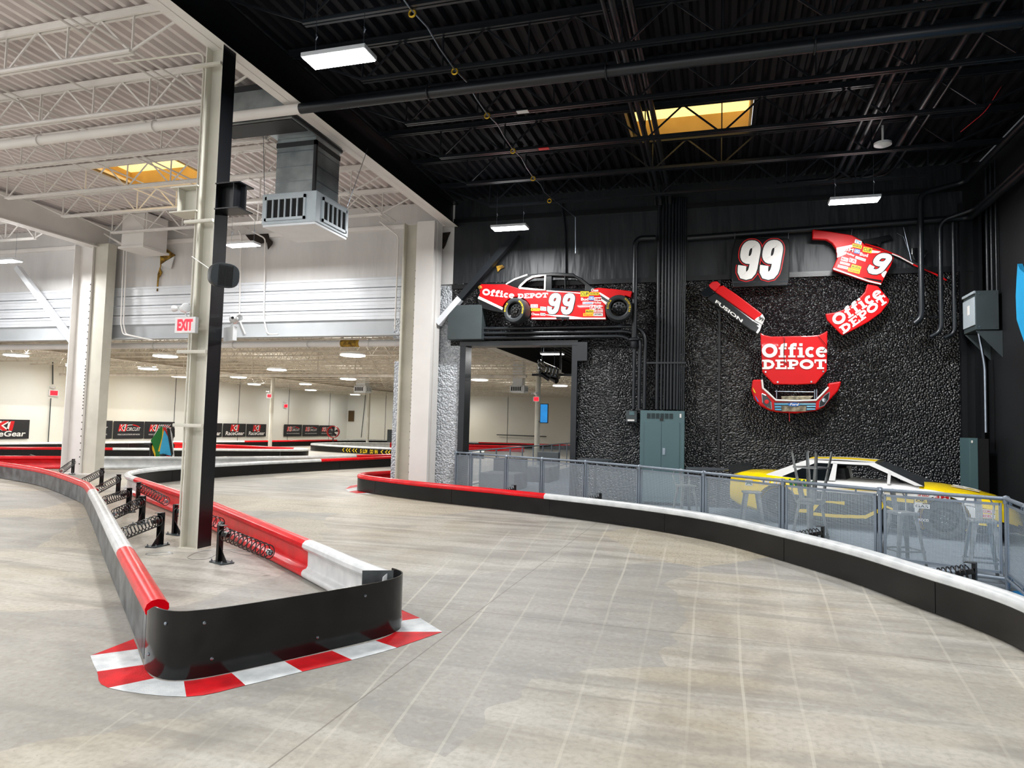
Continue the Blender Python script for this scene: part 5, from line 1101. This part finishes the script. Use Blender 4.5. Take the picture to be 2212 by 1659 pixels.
exit_sign((CX+.3, CY+.12, 2.98), .3, .2, 'white edge of a second sign box behind the split column', facing=(.5, 1, 0), text=False)
exit_sign(at_x(116, 849, -33.9), .5, .34, 'small lit red sign on the far left wall above the banners', facing=(1, -.3, 0), text=False)
exit_sign((-25.4, 35.05, at_y(579, 855, 35).z), .36, .26, 'small lit red sign on the slim rear column', text=False)
exit_sign(at_x(617, 877, -33.9), .45, .35, 'tiny lit red sign on the far left wall near the corner', facing=(1, -.3, 0), text=False)
exit_sign((-7.0, 26.85, at_y(1160, 862, 26.8).z), .26, .2, 'small lit red sign seen through the doorway above the screen', text=False)
# ================================================================= YELLOW RACE CAR
CA = math.radians(20); CM = Vector((2.4, 14.3, 0)); CT = Vector((math.cos(CA), -math.sin(CA), 0)); CWd = Vector((math.sin(CA), math.cos(CA), 0)); CWid = 1.88
def TC(t_, w, z): return CM + CT*t_ + CWd*w + Vector((0, 0, z))
yc = thing('race_car', CM+CWd*.9, 'yellow and white stock car parked behind the fence, nose to the right', 'race car')
ST = [(-2.42, .44, .74, .80, .32), (-2.36, .36, .86, .92, .16), (-2.15, .28, .93, .99, .07), (-1.8, .2, .95, 1.0, .02), (-1.35, .15, .92, .97, 0), (-.6, .12, .88, .93, .0), (.2, .12, .87, .92, 0), (.9, .12, .87, .94, 0), (1.3, .13, .84, .93, .0), (1.8, .15, .77, .86, .01), (2.15, .18, .68, .77, .05), (2.35, .2, .58, .66, .14), (2.48, .2, .46, .52, .3), (2.55, .22, .36, .38, .5)]
def lerp_st(t_):
    for a, b in zip(ST, ST[1:]):
        if a[0] <= t_ <= b[0]:
            u = (t_-a[0])/(b[0]-a[0]); return [x+(y-x)*u for x, y in zip(a, b)]
    return list(ST[-1])
mb = MB(); NT = 84; ring = []
for i in range(NT+1):
    t_ = -2.42+4.97*i/NT; _, zb, zs, zt, ins = lerp_st(t_)
    half = CWid/2; w0 = ins
    pr = [(w0+.10, zb), (w0+.02, zb+.06), (w0, zb+(zs-zb)*.25), (w0, zb+(zs-zb)*.45), (w0+.0, zb+(zs-zb)*.6), (w0+.015, zb+(zs-zb)*.75), (w0+.04, zb+(zs-zb)*.9), (w0+.1, zs), (w0+.2, zs+(zt-zs)*.55), (half-.2 if w0 < .6 else half*.9, zt-.01), (half, zt)]
    pr = pr + [(CWid-w, z) for w, z in reversed(pr[:-1])]
    ring.append([TC(t_, w, z) for w, z in pr])
K = len(ring[0]); vs_ = [p for r_ in ring for p in r_]; fs = []; ms = []
def paint(t_, k, z):
    if k <= 6 or k >= K-8:      # sides
        if t_ < -1.72: return 0
        if t_ < -.75: return 0 if z > .6 else (0 if t_ < -1.5 else 2)
        if t_ < 1.0: return 1 if z > .72 else 2
        if t_ < 1.95: return 1 if z > .35 else 2
        return 0 if z > .35 else 2
    if t_ > 1.08: return 0
    if t_ < -1.6: return 0
    return 1
for i in range(NT):
    for k in range(K-1):
        fs.append((i*K+k, i*K+k+1, (i+1)*K+k+1, (i+1)*K+k)); ms.append(paint(-2.42+4.97*(i+.5)/NT, k, (ring[i][k].z+ring[i][k+1].z)/2))
    fs.append((i*K+K-1, i*K, (i+1)*K, (i+1)*K+K-1)); ms.append(2)
fs.append(tuple(range(K))[::-1]); ms.append(0); fs.append(tuple(range(NT*K, NT*K+K))); ms.append(0)
mb.v = [tuple(p) for p in vs_]; mb.f = [list(x) for x in fs]; mb.m = ms
bodyo = mb.build('body_shell', ['car_yellow', 'car_white', 'glass_dark'], yc, smooth=True)
RW, FW = -1.36, 1.45
cut = MB()
for tt in (RW, FW):
    for (wa, wb) in ((-.3, .42), (CWid-.42, CWid+.3)): cut.lathe([(0, 0), (0, .405), (wb-wa, .405), (wb-wa, 0)], TC(tt, wa, .36), CWd, 28)
co = cut.build('cutter', 'rim_black'); bm = bmesh.new(); bm.from_mesh(co.data); bmesh.ops.remove_doubles(bm, verts=bm.verts, dist=1e-4); bmesh.ops.recalc_face_normals(bm, faces=bm.faces); bm.to_mesh(co.data); bm.free()
md = bodyo.modifiers.new('cut', 'BOOLEAN'); md.object = co; md.operation = 'DIFFERENCE'; md.solver = 'EXACT'
bpy.context.view_layer.update(); dg = bpy.context.evaluated_depsgraph_get(); me = bpy.data.meshes.new_from_object(bodyo.evaluated_get(dg)); bodyo.modifiers.clear(); bodyo.data = me
bpy.data.objects.remove(co)
for tt in (RW, FW):
    race_wheel(TC(tt, .06, .345), -CWd, .345, .3, yc, '')
    race_wheel(TC(tt, CWid-.06, .345), CWd, .345, .3, yc, '')
    MB().tube([TC(tt, .34, .345), TC(tt, CWid-.34, .345)], .05, 8).build('axle', 'rim_black', yc)
# greenhouse: pillars and roof around open windows
def GP(w, s, tz):
    """point on the near (w=0) or far (w=1) side: s along the base, tz 0 at the belt line, 1 at the roof"""
    tb, tr = -1.72+2.86*s, -.88+1.2*s; wn = .1+.24*tz; ww = wn if w == 0 else CWid-wn
    return TC(tb+(tr-tb)*tz, ww, .9+(1.27-.9)*tz)
def strip(mb, pts, th=.03, m=0, w=0):
    n_ = CWd if w == 0 else -CWd; mb.prism(pts, n_*th, m)
mb = MB()
for w in (0, 1):
    mb = MB()
    strip(mb, [GP(w, 0, 0), GP(w, .13, 0), GP(w, .20, .86), GP(w, .0, 1)], w=w)            # rear quarter
    strip(mb, [GP(w, 0, 1), GP(w, .2, .86), GP(w, .86, .86), GP(w, 1, 1)], w=w)            # roof rail
    strip(mb, [GP(w, 1, 0), GP(w, .955, 0), GP(w, .86, .86), GP(w, 1, 1)], w=w)            # windscreen pillar
    strip(mb, [GP(w, .45, 0), GP(w, .49, 0), GP(w, .47, .9), GP(w, .42, .9)], w=w)         # middle pillar
    wl = .1 if w == 0 else CWid-.1; wt = .24 if w == 0 else CWid-.24; strip(mb, [TC(.56, wl, .9), TC(.61, wl, .9), TC(.61, wt, 1.12), TC(.56, wt, 1.14)], w=w); mb.build('window_frame', 'car_white', yc)
mb = MB(); nr = 10; rp = []
for i in range(nr+1):
    s = i/nr
    a, b = GP(0, s, 1), GP(1, s, 1); rp.append([a.lerp(b, j/8)+Vector((0, 0, .05*math.sin(math.pi*j/8)+.02*math.sin(math.pi*s))) for j in range(9)])
mb.add([p for r_ in rp for p in r_], [(i*9+j, i*9+j+1, (i+1)*9+j+1, (i+1)*9+j) for i in range(nr) for j in range(8)])
for k, f_ in enumerate(mb.f): mb.m[k] = 1 if (k % 8) in (1, 2, 5, 6) else 0
mb.build('roof', ['car_white', 'car_yellow'], yc, smooth=True)
MB().add([GP(0, 1, 1), GP(1, 1, 1), GP(1, 1, 0), GP(0, 1, 0)], [(0, 1, 2, 3)]).build('windshield', 'smoke_glass', yc)
MB().add([GP(0, 0, 1), GP(1, 0, 1), GP(1, 0, 0), GP(0, 0, 0)], [(0, 1, 2, 3)]).build('rear_window', 'glass_dark', yc)
for w in (0, 1): MB().add([GP(w, .13, 0), GP(w, .45, 0), GP(w, .42, .86), GP(w, .2, .86)], [(0, 1, 2, 3)]).build('quarter_window', 'glass_dark', yc)
mb = MB(); mb.tube([TC(-.9, .5, .5), TC(-.7, .5, 1.2), TC(.2, .5, 1.2), TC(1.0, .5, .8)], .022, 8).tube([TC(-.7, .5, 1.2), TC(-.7, 1.4, 1.2), TC(.2, 1.4, 1.2), TC(.2, .5, 1.2)], .022, 8).tube([TC(-.7, .5, 1.2), TC(-.3, .9, .7)], .022, 8).tube([TC(-.7, 1.4, 1.2), TC(-.7, 1.4, .5)], .022, 8); mb.build('roll_cage', 'black_steel', yc, smooth=True)
MB().prism([TC(-.45, .55, .95), TC(-.35, .55, 1.12), TC(-.25, .55, 1.12), TC(-.15, .55, .6), TC(-.4, .55, .6)], CWd*.42).build('seat', 'black_steel', yc)
MB().prism([TC(-2.36, .18, .93), TC(-2.42, .18, 1.10), TC(-2.42, CWid-.18, 1.10), TC(-2.36, CWid-.18, .93)], CT*.01).build('rear_spoiler', 'smoke_glass', yc)
NC = -CWd
mb = MB(); put_text(mb, 'SUB', TC(-1.72, -.0, .735), CT*.5, Vector((0, 0, .16)), NC, .004, .05, 0, .25); mb.build('lettering_white', 'decal_white', yc)
mb = MB(); put_text(mb, 'WAY', TC(-1.18, -.0, .735), CT*.5, Vector((0, 0, .16)), NC, .004, .05, 0, .25); mb.build('lettering_yellow', 'decal_green', yc)
mb = MB(); strokes(mb, [{'w': .13, 'p': [(.0, .18), (.12, .0+.2), (.2, .62), (.14, .62), (.42, .6)]}, {'w': .12, 'p': [(.12, .1), (.35, .1), (.6, .16), (.72, .45), (.78, .95)]}, {'w': .13, 'p': [(.78, .9), (1.0, .86)]}, {'w': .07, 'p': [(.76, .62), (.85, .5), (.95, .15)]}], .1, TC(-.95, -.01, .2), CT*1.95, Vector((0, 0, .5)), NC, .004); mb.build('side_stripe', 'decal_yellow', yc)
MB().prism([TC(-.4, -.008, .76), TC(.9, -.008, .76), TC(1.0, -.008, .79), TC(.2, -.008, .785)], NC*.004).build('door_stripe', 'decal_yellow', yc)
for a, b, z0, z1, bg, tx, fg in ((1.05, 1.25, .72, .80, 'decal_white', 'SPEED', 'decal_red'), (1.3, 1.55, .7, .78, 'decal_white', '3M', 'decal_red'), (1.02, 1.2, .62, .69, 'decal_yellow', 'OK', 'decal_black'), (1.0, 1.24, .52, .59, 'decal_white', 'GAS', 'decal_black'), (2.0, 2.18, .52, .58, 'decal_white', 'COMCR', 'decal_red'), (2.0, 2.18, .44, .5, 'decal_white', 'EDELB', 'decal_red'), (-2.0, -1.85, .7, .82, 'decal_white', 'A', 'decal_green'), (1.0, 1.24, .28, .35, None, 'SUNOCO', 'decal_white')):
    ins = lerp_st((a+b)/2)[4]; mb = MB(); O = TC(a, ins-.012, z0); U = CT*(b-a); V = Vector((0, 0, z1-z0))
    if bg: mb.add([O, O+U, O+U+V, O+V], [(0, 1, 2, 3)], 0)
    put_text(mb, tx, O+U*.08+V*.15, U*.84, V*.7, NC, .004, .02, 1 if bg else 0); mb.build('sticker', [bg, fg] if bg else fg, yc)
mb = MB(); hn = (TC(2.0, .9, .82)-TC(1.5, .9, .91)).cross(CWd).normalized(); hn = hn if hn.z > 0 else -hn
put_text(mb, '19', TC(1.95, .6, .815), CWd*.65, TC(1.5, .6, .893)-TC(1.95, .6, .815), hn, .015, .04); mb.build('hood_number', 'decal_white', yc)
MB().prism([TC(2.0, -.0+.02, .6), TC(1.6, -.002, .66), TC(2.3, .12, .56)], NC*.004).build('fender_stripe', 'glass_dark', yc)
# ================================================================= STOOLS, TABLES, SEATS
SH = .76
def stool(loc, rz, label, back=False, flip=False):
    t = thing('bar_stool', (0, 0, 0), label, 'stool', 'metal bar stools behind the fence')
    mb = MB(); r_ = .155
    pr = [(-r_+.03, -r_), (r_-.03, -r_), (r_, -r_+.03), (r_, r_-.03), (r_-.03, r_), (-r_+.03, r_), (-r_, r_-.03), (-r_, -r_+.03)]
    mb.prism([(x, y, SH-.035) for x, y in pr], (0, 0, .035)).build('seat', 'stool_steel', t, bevel=.008)
    for sx in (-1, 1):
        for sy in (-1, 1):
            mb = MB(); a = Vector((sx*.125, sy*.125, SH-.03)); b = Vector((sx*.215, sy*.215, 0)); d = (b-a).normalized()
            o1, o2 = Vector((-sx*.055, 0, 0)), Vector((0, -sy*.055, 0)); e1, e2 = o1*.5, o2*.5
            for p, q in ((o1, e1), (o2, e2)):
                mb.add([a, a+p, b+q, b, a+Vector((-sx*.004, -sy*.004, 0)), a+p+Vector((-sx*.004, -sy*.004, 0)), b+q+Vector((-sx*.004, -sy*.004, 0)), b+Vector((-sx*.004, -sy*.004, 0))], [(0, 1, 2, 3), (7, 6, 5, 4), (0, 3, 7, 4), (1, 5, 6, 2), (0, 4, 5, 1), (3, 2, 6, 7)])
            lg = mb.build('leg', 'stool_steel', t); MB().box(b.x-.018*(sx > 0)-.0*1-.012*(sx < 0), b.x+.012*(sx > 0)+.018*(sx < 0), b.y-.015, b.y+.015, 0, .02).build('rubber_foot', 'black_steel', lg)
    fx = .19
    for a, b in (((-fx, -fx), (fx, -fx)), ((fx, -fx), (fx, fx)), ((fx, fx), (-fx, fx)), ((-fx, fx), (-fx, -fx))):
        zz = .25; MB().bar((a[0], a[1], zz), (b[0], b[1], zz), .006, .025).build('footrest', 'stool_steel', t)
    if back:
        MB().tube([(-.14, .14, SH-.02), (-.17, .2, SH+.16), (-.13, .215, SH+.25), (0, .23, SH+.28), (.13, .215, SH+.25), (.17, .2, SH+.16), (.14, .14, SH-.02)], .011, 8).build('backrest_hoop', 'stool_steel', t, smooth=True)
        MB().prism([(-.04, .15, SH), (.04, .15, SH), (.04, .228, SH+.27), (-.04, .228, SH+.27)], (0, .004, 0)).build('backrest_slat', 'stool_steel', t)
    t.location = loc; t.rotation_euler = (math.pi if flip else 0, 0, rz); return t
def at_seat(px, py, z=SH): q = at_z(px, py, z); return (q.x, q.y, 0)
stool(at_seat(1481, 1047), .5, 'metal bar stool with a hoop back standing in front of the power cabinet', back=True)
stool(at_seat(1624, 1061), .1, 'backless metal bar stool in front of the tail of the yellow car')
q = at_seat(1750, 1083); sc_ = stool(q, .6, 'metal bar stool with a hoop back carrying another stool upside down', back=True)
up = stool((q[0]+.02, q[1]-.02, 2*SH+.003), .9, 'metal bar stool turned upside down on the seat of another', flip=True)
stool(at_seat(1950, 1105), .35, 'metal bar stool with a hoop back in front of the yellow car front wheel', back=True)
stool(at_seat(2122, 1122), -.1, 'metal bar stool with a hoop back next to the fence corner', back=True)
def hi_table(x, y, r_, h, label):
    t = thing('bar_table', (x, y, 0), label, 'table', 'round bar tables')
    MB().lathe([(0, r_-.01), (.005, r_), (.03, r_), (.035, r_-.01), (.035, 0)], (x, y, h-.035), (0, 0, 1), 36).lathe([(0, 0), (0, r_-.01)], (x, y, h-.035), (0, 0, 1), 36).build('tabletop', 'table_grey', t, smooth=True)
    MB().tube([(x, y, .02), (x, y, h-.035)], .04, 12).build('pedestal', 'black_steel', t, smooth=True)
    MB().lathe([(0, .28), (.02, .27), (.03, .05), (.03, 0)], (x, y, .004), (0, 0, 1), 24).build('base', 'black_steel', t, smooth=True)
hi_table(-2.78, 16.3, .42, 1.06, 'round dark bar table by the pebble wall right of the doorway')
hi_table(-.22, 14.75, .42, 1.03, 'round dark bar table left of the yellow car tail')
def lounge(x0, x1, y0, y1, h, bh, label):
    t = thing('lounge_seat', ((x0+x1)/2, (y0+y1)/2, 0), label, 'seat', 'grey lounge seats past the doorway')
    MB().box(x0, x1, y0, y1, .004, h).build('seat_block', 'lounge_fabric', t, bevel=.03)
    MB().box(x0, x1, y1, y1+.2, .004, bh).build('backrest', 'lounge_fabric', t, bevel=.03)
lounge(-6.35, -5.35, 18.3, 19.5, .48, .85, 'large grey lounge seat just inside the doorway')
lounge(-5.95, -5.2, 21.8, 23.1, .5, .95, 'smaller grey lounge seat behind the large one')
# ================================================================= REAR HALL THINGS
def banner(p0, p1, z0, z1, kind, label, group):
    """black banner between two points of the far left wall (running along Y)"""
    t = thing('wall_banner', (p0[0], (p0[1]+p1[1])/2, z0), label, 'banner', group)
    a, b = Vector((p0[0], p0[1], z0)), Vector((p1[0], p1[1], z0)); U = b-a; V = Vector((0, 0, z1-z0)); n_ = U.cross(V).normalized(); n_ = n_ if n_.x > 0 else -n_
    MB().prism([a, b, b+V, a+V], n_*.02).build('banner_sheet', 'banner_black', t)
    P = lambda u, v: a+U*u+V*v
    mr, mw = MB(), MB()
    if kind == 'circuit':
        put_text(mw, 'K1', P(.14, .42), U*.25, V*.4, n_, .024, .09, 0, .25); put_text(mr, 'K1', P(.14, .42), U*.25, V*.4, n_, .028, .03, 0, .25)
        put_text(mw, 'CIRCUIT', P(.4, .45), U*.46, V*.2, n_, .026, .0, 0, .25)
        strokes(mw, [[(0, .1), (.3, .8), (.6, .9), (.8, .6), (1, .3)]], .14, P(.32, .62), U*.52, V*.2, n_, .026)
        strokes(mr, [[(.55, .92), (.8, .65), (1, .3)]], .25, P(.32, .62), U*.52, V*.2, n_, .029)
        put_text(mw, 'WORLD CLASS OUTDOOR KART RACING', P(.13, .2), U*.74, V*.08, n_, .026, .0)
    else:
        put_text(mw, 'K1', P(.3, .42), U*.36, V*.5, n_, .024, .13, 0, .2); put_text(mr, 'K1', P(.3, .42), U*.36, V*.5, n_, .029, .05, 0, .2)
        put_text(mw, 'RaceGear', P(.1, .12), U*.82, V*.3, n_, .026, .02, 0, .2)
    mr.build('red_logo', 'decal_red', t); mw.build('white_lettering', 'decal_white', t)
WX = -33.93
def span(xa, xb, y_): a, b = at_x(xa, y_, WX), at_x(xb, y_, WX); return (WX, a.y), (WX, b.y)
gb_ = 'black banners on the far left wall'
for (xa, xb, yt, yb, kd, lb) in ((-50, 64, 906, 948, 'gear', 'black RaceGear banner cut by the left edge'), (155, 243, 908, 948, 'circuit', 'black circuit banner half hidden by the perforated column'), (246, 311, 910, 947.5, 'circuit', 'black circuit banner between the perforated column and the flags'), (313, 377, 911, 947, 'circuit', 'black circuit banner right behind the flags'),
                             (434, 480, 914, 944, 'gear', 'black RaceGear banner just right of the split column'), (482.5, 531, 915, 943.5, 'gear', 'black RaceGear banner in the middle of its row'), (533, 575, 916, 943, 'gear', 'black RaceGear banner touching the slim sign column'),
                             (614, 652, 917, 942.5, 'circuit', 'black circuit banner left of the far right three'), (654, 689, 918, 942, 'circuit', 'black circuit banner second of the far right three'), (690, 723, 919, 941.5, 'circuit', 'black circuit banner behind the red fan')):
    a, b = span(xa, xb, yt); zt = at_x((xa+xb)/2, yt, WX).z; zb_ = at_x((xa+xb)/2, yb, WX).z; banner(a, b, zb_, zt, kd, lb, gb_)
# flags on a stand
fp = at_z(330, 1004); t = thing('flag_stand', fp, 'black stand with a bundle of coloured signal flags', 'flags')
yF = fp.y; F = lambda x, y, o=0: at_y(x, y, yF-o)
MB().tube([F(325.5, 1006), F(326, 958)], .05, 8).build('stand_post', 'black_steel', t)
MB().box(F(316, 960).x, F(330, 960).x, yF-.1, yF+.1, F(320, 961).z, F(320, 957).z).build('stand_tray', 'black_steel', t)
Z6 = lambda l: [(x*.20796, 740+y*.20796) for x, y in l]
def cloth(name, pts, mt, off):
    P = [F(x, y, off) for x, y in Z6(pts)]; return MB().prism(P, (0, .02, 0)).build(name, mt, t, bevel=.004)
cloth('flag_yellow', [(1562, 1020), (1612, 1080), (1612, 1195), (1580, 1110)], 'flag_yellow', 0)
cloth('flag_green', [(1565, 1015), (1670, 870), (1685, 880), (1680, 1000), (1640, 1130), (1710, 1175), (1632, 1218), (1600, 1100)], 'flag_green', .03)
cloth('flag_yellow', [(1690, 880), (1700, 960), (1660, 1132), (1640, 1130), (1680, 990)], 'flag_yellow', .06)
cloth('flag_red', [(1690, 880), (1720, 880), (1745, 985), (1705, 950)], 'flag_red', .05)
cloth('flag_blue', [(1705, 910), (1745, 985), (1780, 1175), (1740, 1170), (1655, 1155), (1665, 1100)], 'flag_blue', .09)
cloth('flag_black', [(1732, 885), (1760, 890), (1795, 1160), (1778, 1175), (1745, 985)], 'flag_black', .1)
cloth('flag_white', [(1765, 890), (1785, 950), (1808, 1180), (1790, 1195)], 'flag_white', .08)
cloth('flag_checkered', [(1790, 880), (1812, 890), (1812, 985), (1795, 960)], 'flag_black', .04)
cloth('flag_red', [(1685, 1180), (1745, 1165), (1770, 1180), (1720, 1215)], 'flag_red', .0)
for k in range(6):
    MB().tube([F(1550*.20796+k*.5, 962), F((1660+22*k)*.20796, 740+852*.20796)], .012, 6).build('flag_stick', 'flag_white', t)
tag(MB().lathe([(0, .13), (.3, .12), (.42, .1), (.45, 0)], at_z(351, 1006), (0, 0, 1), 16).build('bollard', 'black_steel', smooth=True), 'short black rounded bollard below the flags', 'bollard')
q = at_z(75, 1013); tag(MB().tube([q, q+Vector((-.15, .05, .35)), q+Vector((-.3, .05, .42))], [.11, .12, .05], 12).build('spring_cover', 'black_steel', smooth=True), 'black hooded bumper piece against the red ribbed rail at left', 'bumper')
# red fan and cart
c = Vector((-28.6, 45.5, 1.3)); c = at_y(720, 933, 46.5)
t = thing('drum_fan', (c.x, c.y, 0), 'red round drum fan in the far left corner of the rear hall', 'fan')
ax = Vector((.3, -1, 0)).normalized()
MB().lathe([(-.2, .42), (-.2, .45), (.2, .45), (.2, .42)], c, ax, 24).build('drum', 'car_red', t, smooth=True)
mb = MB()
for k in range(5):
    a1, a2, a3 = frame_of(ax); a = 2*math.pi*k/5; d1 = a2*math.cos(a)+a3*math.sin(a); d2 = a2*math.cos(a+.6)+a3*math.sin(a+.6)
    mb.add([c+d1*.08, c+d1*.38+ax*.05, c+d2*.38-ax*.05, c+d2*.08], [(0, 1, 2, 3)])
mb.build('blade', 'black_steel', t); MB().tube([(c.x, c.y, .004), (c.x, c.y, c.z-.4)], .05, 8).build('stand', 'black_steel', t)
q = at_z(852, 972); tag(MB().box(q.x-.15, q.x+.1, 44, 44.2, 0, 1.1).build('bollard', 'decal_yellow'), 'yellow bollard at the far end beside the doorway column', 'bollard')
q = at_y(748, 905, 58.9); MB().box(0, 0, 0, 0, 0, 0)
tag(MB().box(-33.8, -33.25, 58.85, 58.99, at_y(748, 910, 58.9).z, at_y(748, 887, 58.9).z).build('fire_cabinet', 'wood_brown'), 'small dark brown wall cabinet in the far corner', 'cabinet')
tag(MB().box(at_y(854, 905, 58.9).x, at_y(870, 905, 58.9).x, 58.85, 59, .0, at_y(858, 884, 58.9).z).build('door_2', 'wood_brown'), 'brown door at the far end left of the doorway column', 'door', kind='structure')
tag(MB().box(at_y(849, 940, 50).x, at_y(866, 940, 50).x, 49, 50, .0, at_y(855, 928, 50).z).build('storage_crate', 'cabinet_dark'), 'dark crate by the far brown door', 'crate')
pipe('far_conduit', [at_y(790, 845, 58.9), at_y(787, 880, 58.9), at_y(780, 945, 58.9)], .03, 'cabinet_dark', 'dark cable down the far end wall', 'cable')
pipe('far_conduit', [at_x(114, 782, -33.9), at_x(114, 830, -33.9)], .03, 'cabinet_dark', 'cable above the small lit sign on the far left wall', 'cable')
pipe('far_conduit', [at_x(110, 860, -33.9), at_x(104, 955, -33.9)], .025, 'cabinet_dark', 'cable below the small lit sign on the far left wall', 'cable')
pipe('far_conduit', [at_y(1073, 939, 58.8), at_y(1180, 943, 58.8)], .04, 'cabinet_dark', 'horizontal grey pipe on the far wall seen through the doorway', 'pipe')
# screen on column
t = thing('display_screen', (-6.75, 26.6, 1.9), 'upright blue display screen on the slim column past the doorway', 'screen')
a, b = at_y(1166, 914, 26.6), at_y(1184, 872, 26.6)
MB().box(a.x, b.x, 26.6, 26.68, a.z, b.z).build('screen_frame', 'black_steel', t)
MB().box(a.x+.02, b.x-.02, 26.592, 26.6, a.z+.03, b.z-.03).build('screen_glass', 'screen_blue', t)
MB().bar((-6.9, 27.0, 2.0), ((a.x+b.x)/2, 26.68, 2.0), .06, .06).build('screen_bracket', 'black_steel', t)
# hanging engine
ec = at_y(1186, 806, 20.2); t = thing('engine', ec, 'hanging racing engine with chrome headers past the doorway', 'engine')
E_ = lambda x, y, o=0: at_y(1140+x*.12057, 740+y*.12057, 20.2-o)
MB().prism([E_(200, 360), E_(290, 350), E_(560, 470), E_(540, 620), E_(380, 640), E_(210, 600)], (0, .35, 0)).build('engine_block', 'engine_metal', t, bevel=.02)
MB().prism([E_(190, 500, .03), E_(300, 540, .03), E_(540, 600, .03), E_(520, 640, .03), E_(400, 650, .03), E_(200, 610, .03)], (0, .4, 0)).build('oil_pan', 'black_steel', t, bevel=.02)
mb = MB()
for k in range(4): x = 320+k*62; mb.tube([E_(x, 410+k*14, .02), E_(x+25, 450+k*14, .12), E_(x+10, 520+k*12, .1), E_(x-20, 560+k*10, .02)], .03, 8)
mb.build('header_pipes', 'chrome', t, smooth=True)
mb = MB()
for k in range(6): mb.lathe([(0, .05), (.02, .055), (.05, .055), (.06, .04)], E_(215+(k % 2)*60, 330+k*42, .03), (0, -1, 0), 14)
mb.build('pulleys', 'chrome', t, smooth=True)
MB().tube([E_(190, 320), E_(215, 600)], .02, 6).build('front_bracket', 'chrome', t)
MB().tube([E_(240, 20), E_(260, 350)], .006, 5).build('hanging_wire', 'steel', t); MB().tube([E_(480, 20), E_(480, 420)], .006, 5).build('hanging_wire', 'steel', t)
MB().tube([E_(230, 560, .1), E_(380, 660, .1)], .06, 12).build('exhaust_pipe', 'black_steel', t, smooth=True)
MB().tube([E_(420, 640, .1), E_(520, 690, .2)], [.06, .085], 16).build('air_horn', 'black_steel', t, smooth=True)
pb = tag(MB().box(at_y(1149, 810, 20.6).x, -3.7, 20.6, 20.66, at_y(1150, 812, 20.6).z, at_y(1150, 807, 20.6).z).build('beam_black', 'black_steel'), 'thin black horizontal bar behind the hanging engine', 'bar', kind='structure')
MB().box(at_y(1208, 800, 20.6).x, at_y(1212, 800, 20.6).x, 20.6, 20.66, at_y(1210, 808, 20.6).z, 5.0).build('bar_hanger', 'black_steel', pb)
# smoke detector, cards under the black roof, chain ring
q = at_z(1907, 318, 7.05); tag(MB().lathe([(0, .1), (.02, .15), (.06, .15), (.09, .08), (.1, 0)], q+Vector((0, 0, .1)), (0, 0, -1), 20).build('smoke_detector', 'exit_white', smooth=True), 'round white detector under the black ceiling at the right', 'detector')
MB().tube([q+Vector((0, 0, .1)), Vector((q.x, q.y, 7.46))], .02, 6).build('detector_stem', 'exit_white', bpy.data.objects['smoke_detector'])
for (x, y, mt_, lb) in ((1129, 241, 'exit_white', 'small white card hanging on a black joist'), (1175, 321, 'decal_red', 'small pale red card hanging on a black joist')):
    q = at_z(x, y, 7.1); tag(MB().box(q.x-.1, q.x+.1, q.y-.05, q.y+.05, 7.09, 7.1).build('hanging_card', mt_), lb, 'card')
# thin wires lying on the island floor
pts = [at_z(180+x*.3617, 1050+y*.3617, .004) for x, y in ((620, 425), (680, 395), (790, 380), (900, 380), (1000, 395), (1040, 405), (980, 412), (900, 395), (860, 385), (800, 405), (740, 435), (660, 438), (622, 430))]
tag(MB().tube([p+Vector((0, 0, .004)) for p in smooth_path(pts, .03)], .0022, 5).build('loose_wire', 'steel', smooth=True), 'thin loose wire loops on the floor beside the lone spring mount', 'wire')
pts = [at_z(180+x*.3617, 1050+y*.3617, .004) for x, y in ((372, 405), (400, 397), (470, 395), (530, 398), (520, 408), (450, 412), (390, 412), (374, 406), (440, 402), (465, 400))]
tag(MB().tube([p+Vector((0, 0, .004)) for p in smooth_path(pts, .03)], .0022, 5).build('loose_wire', 'steel', smooth=True), 'thin loose wire loop on the floor left of the split column foot', 'wire')
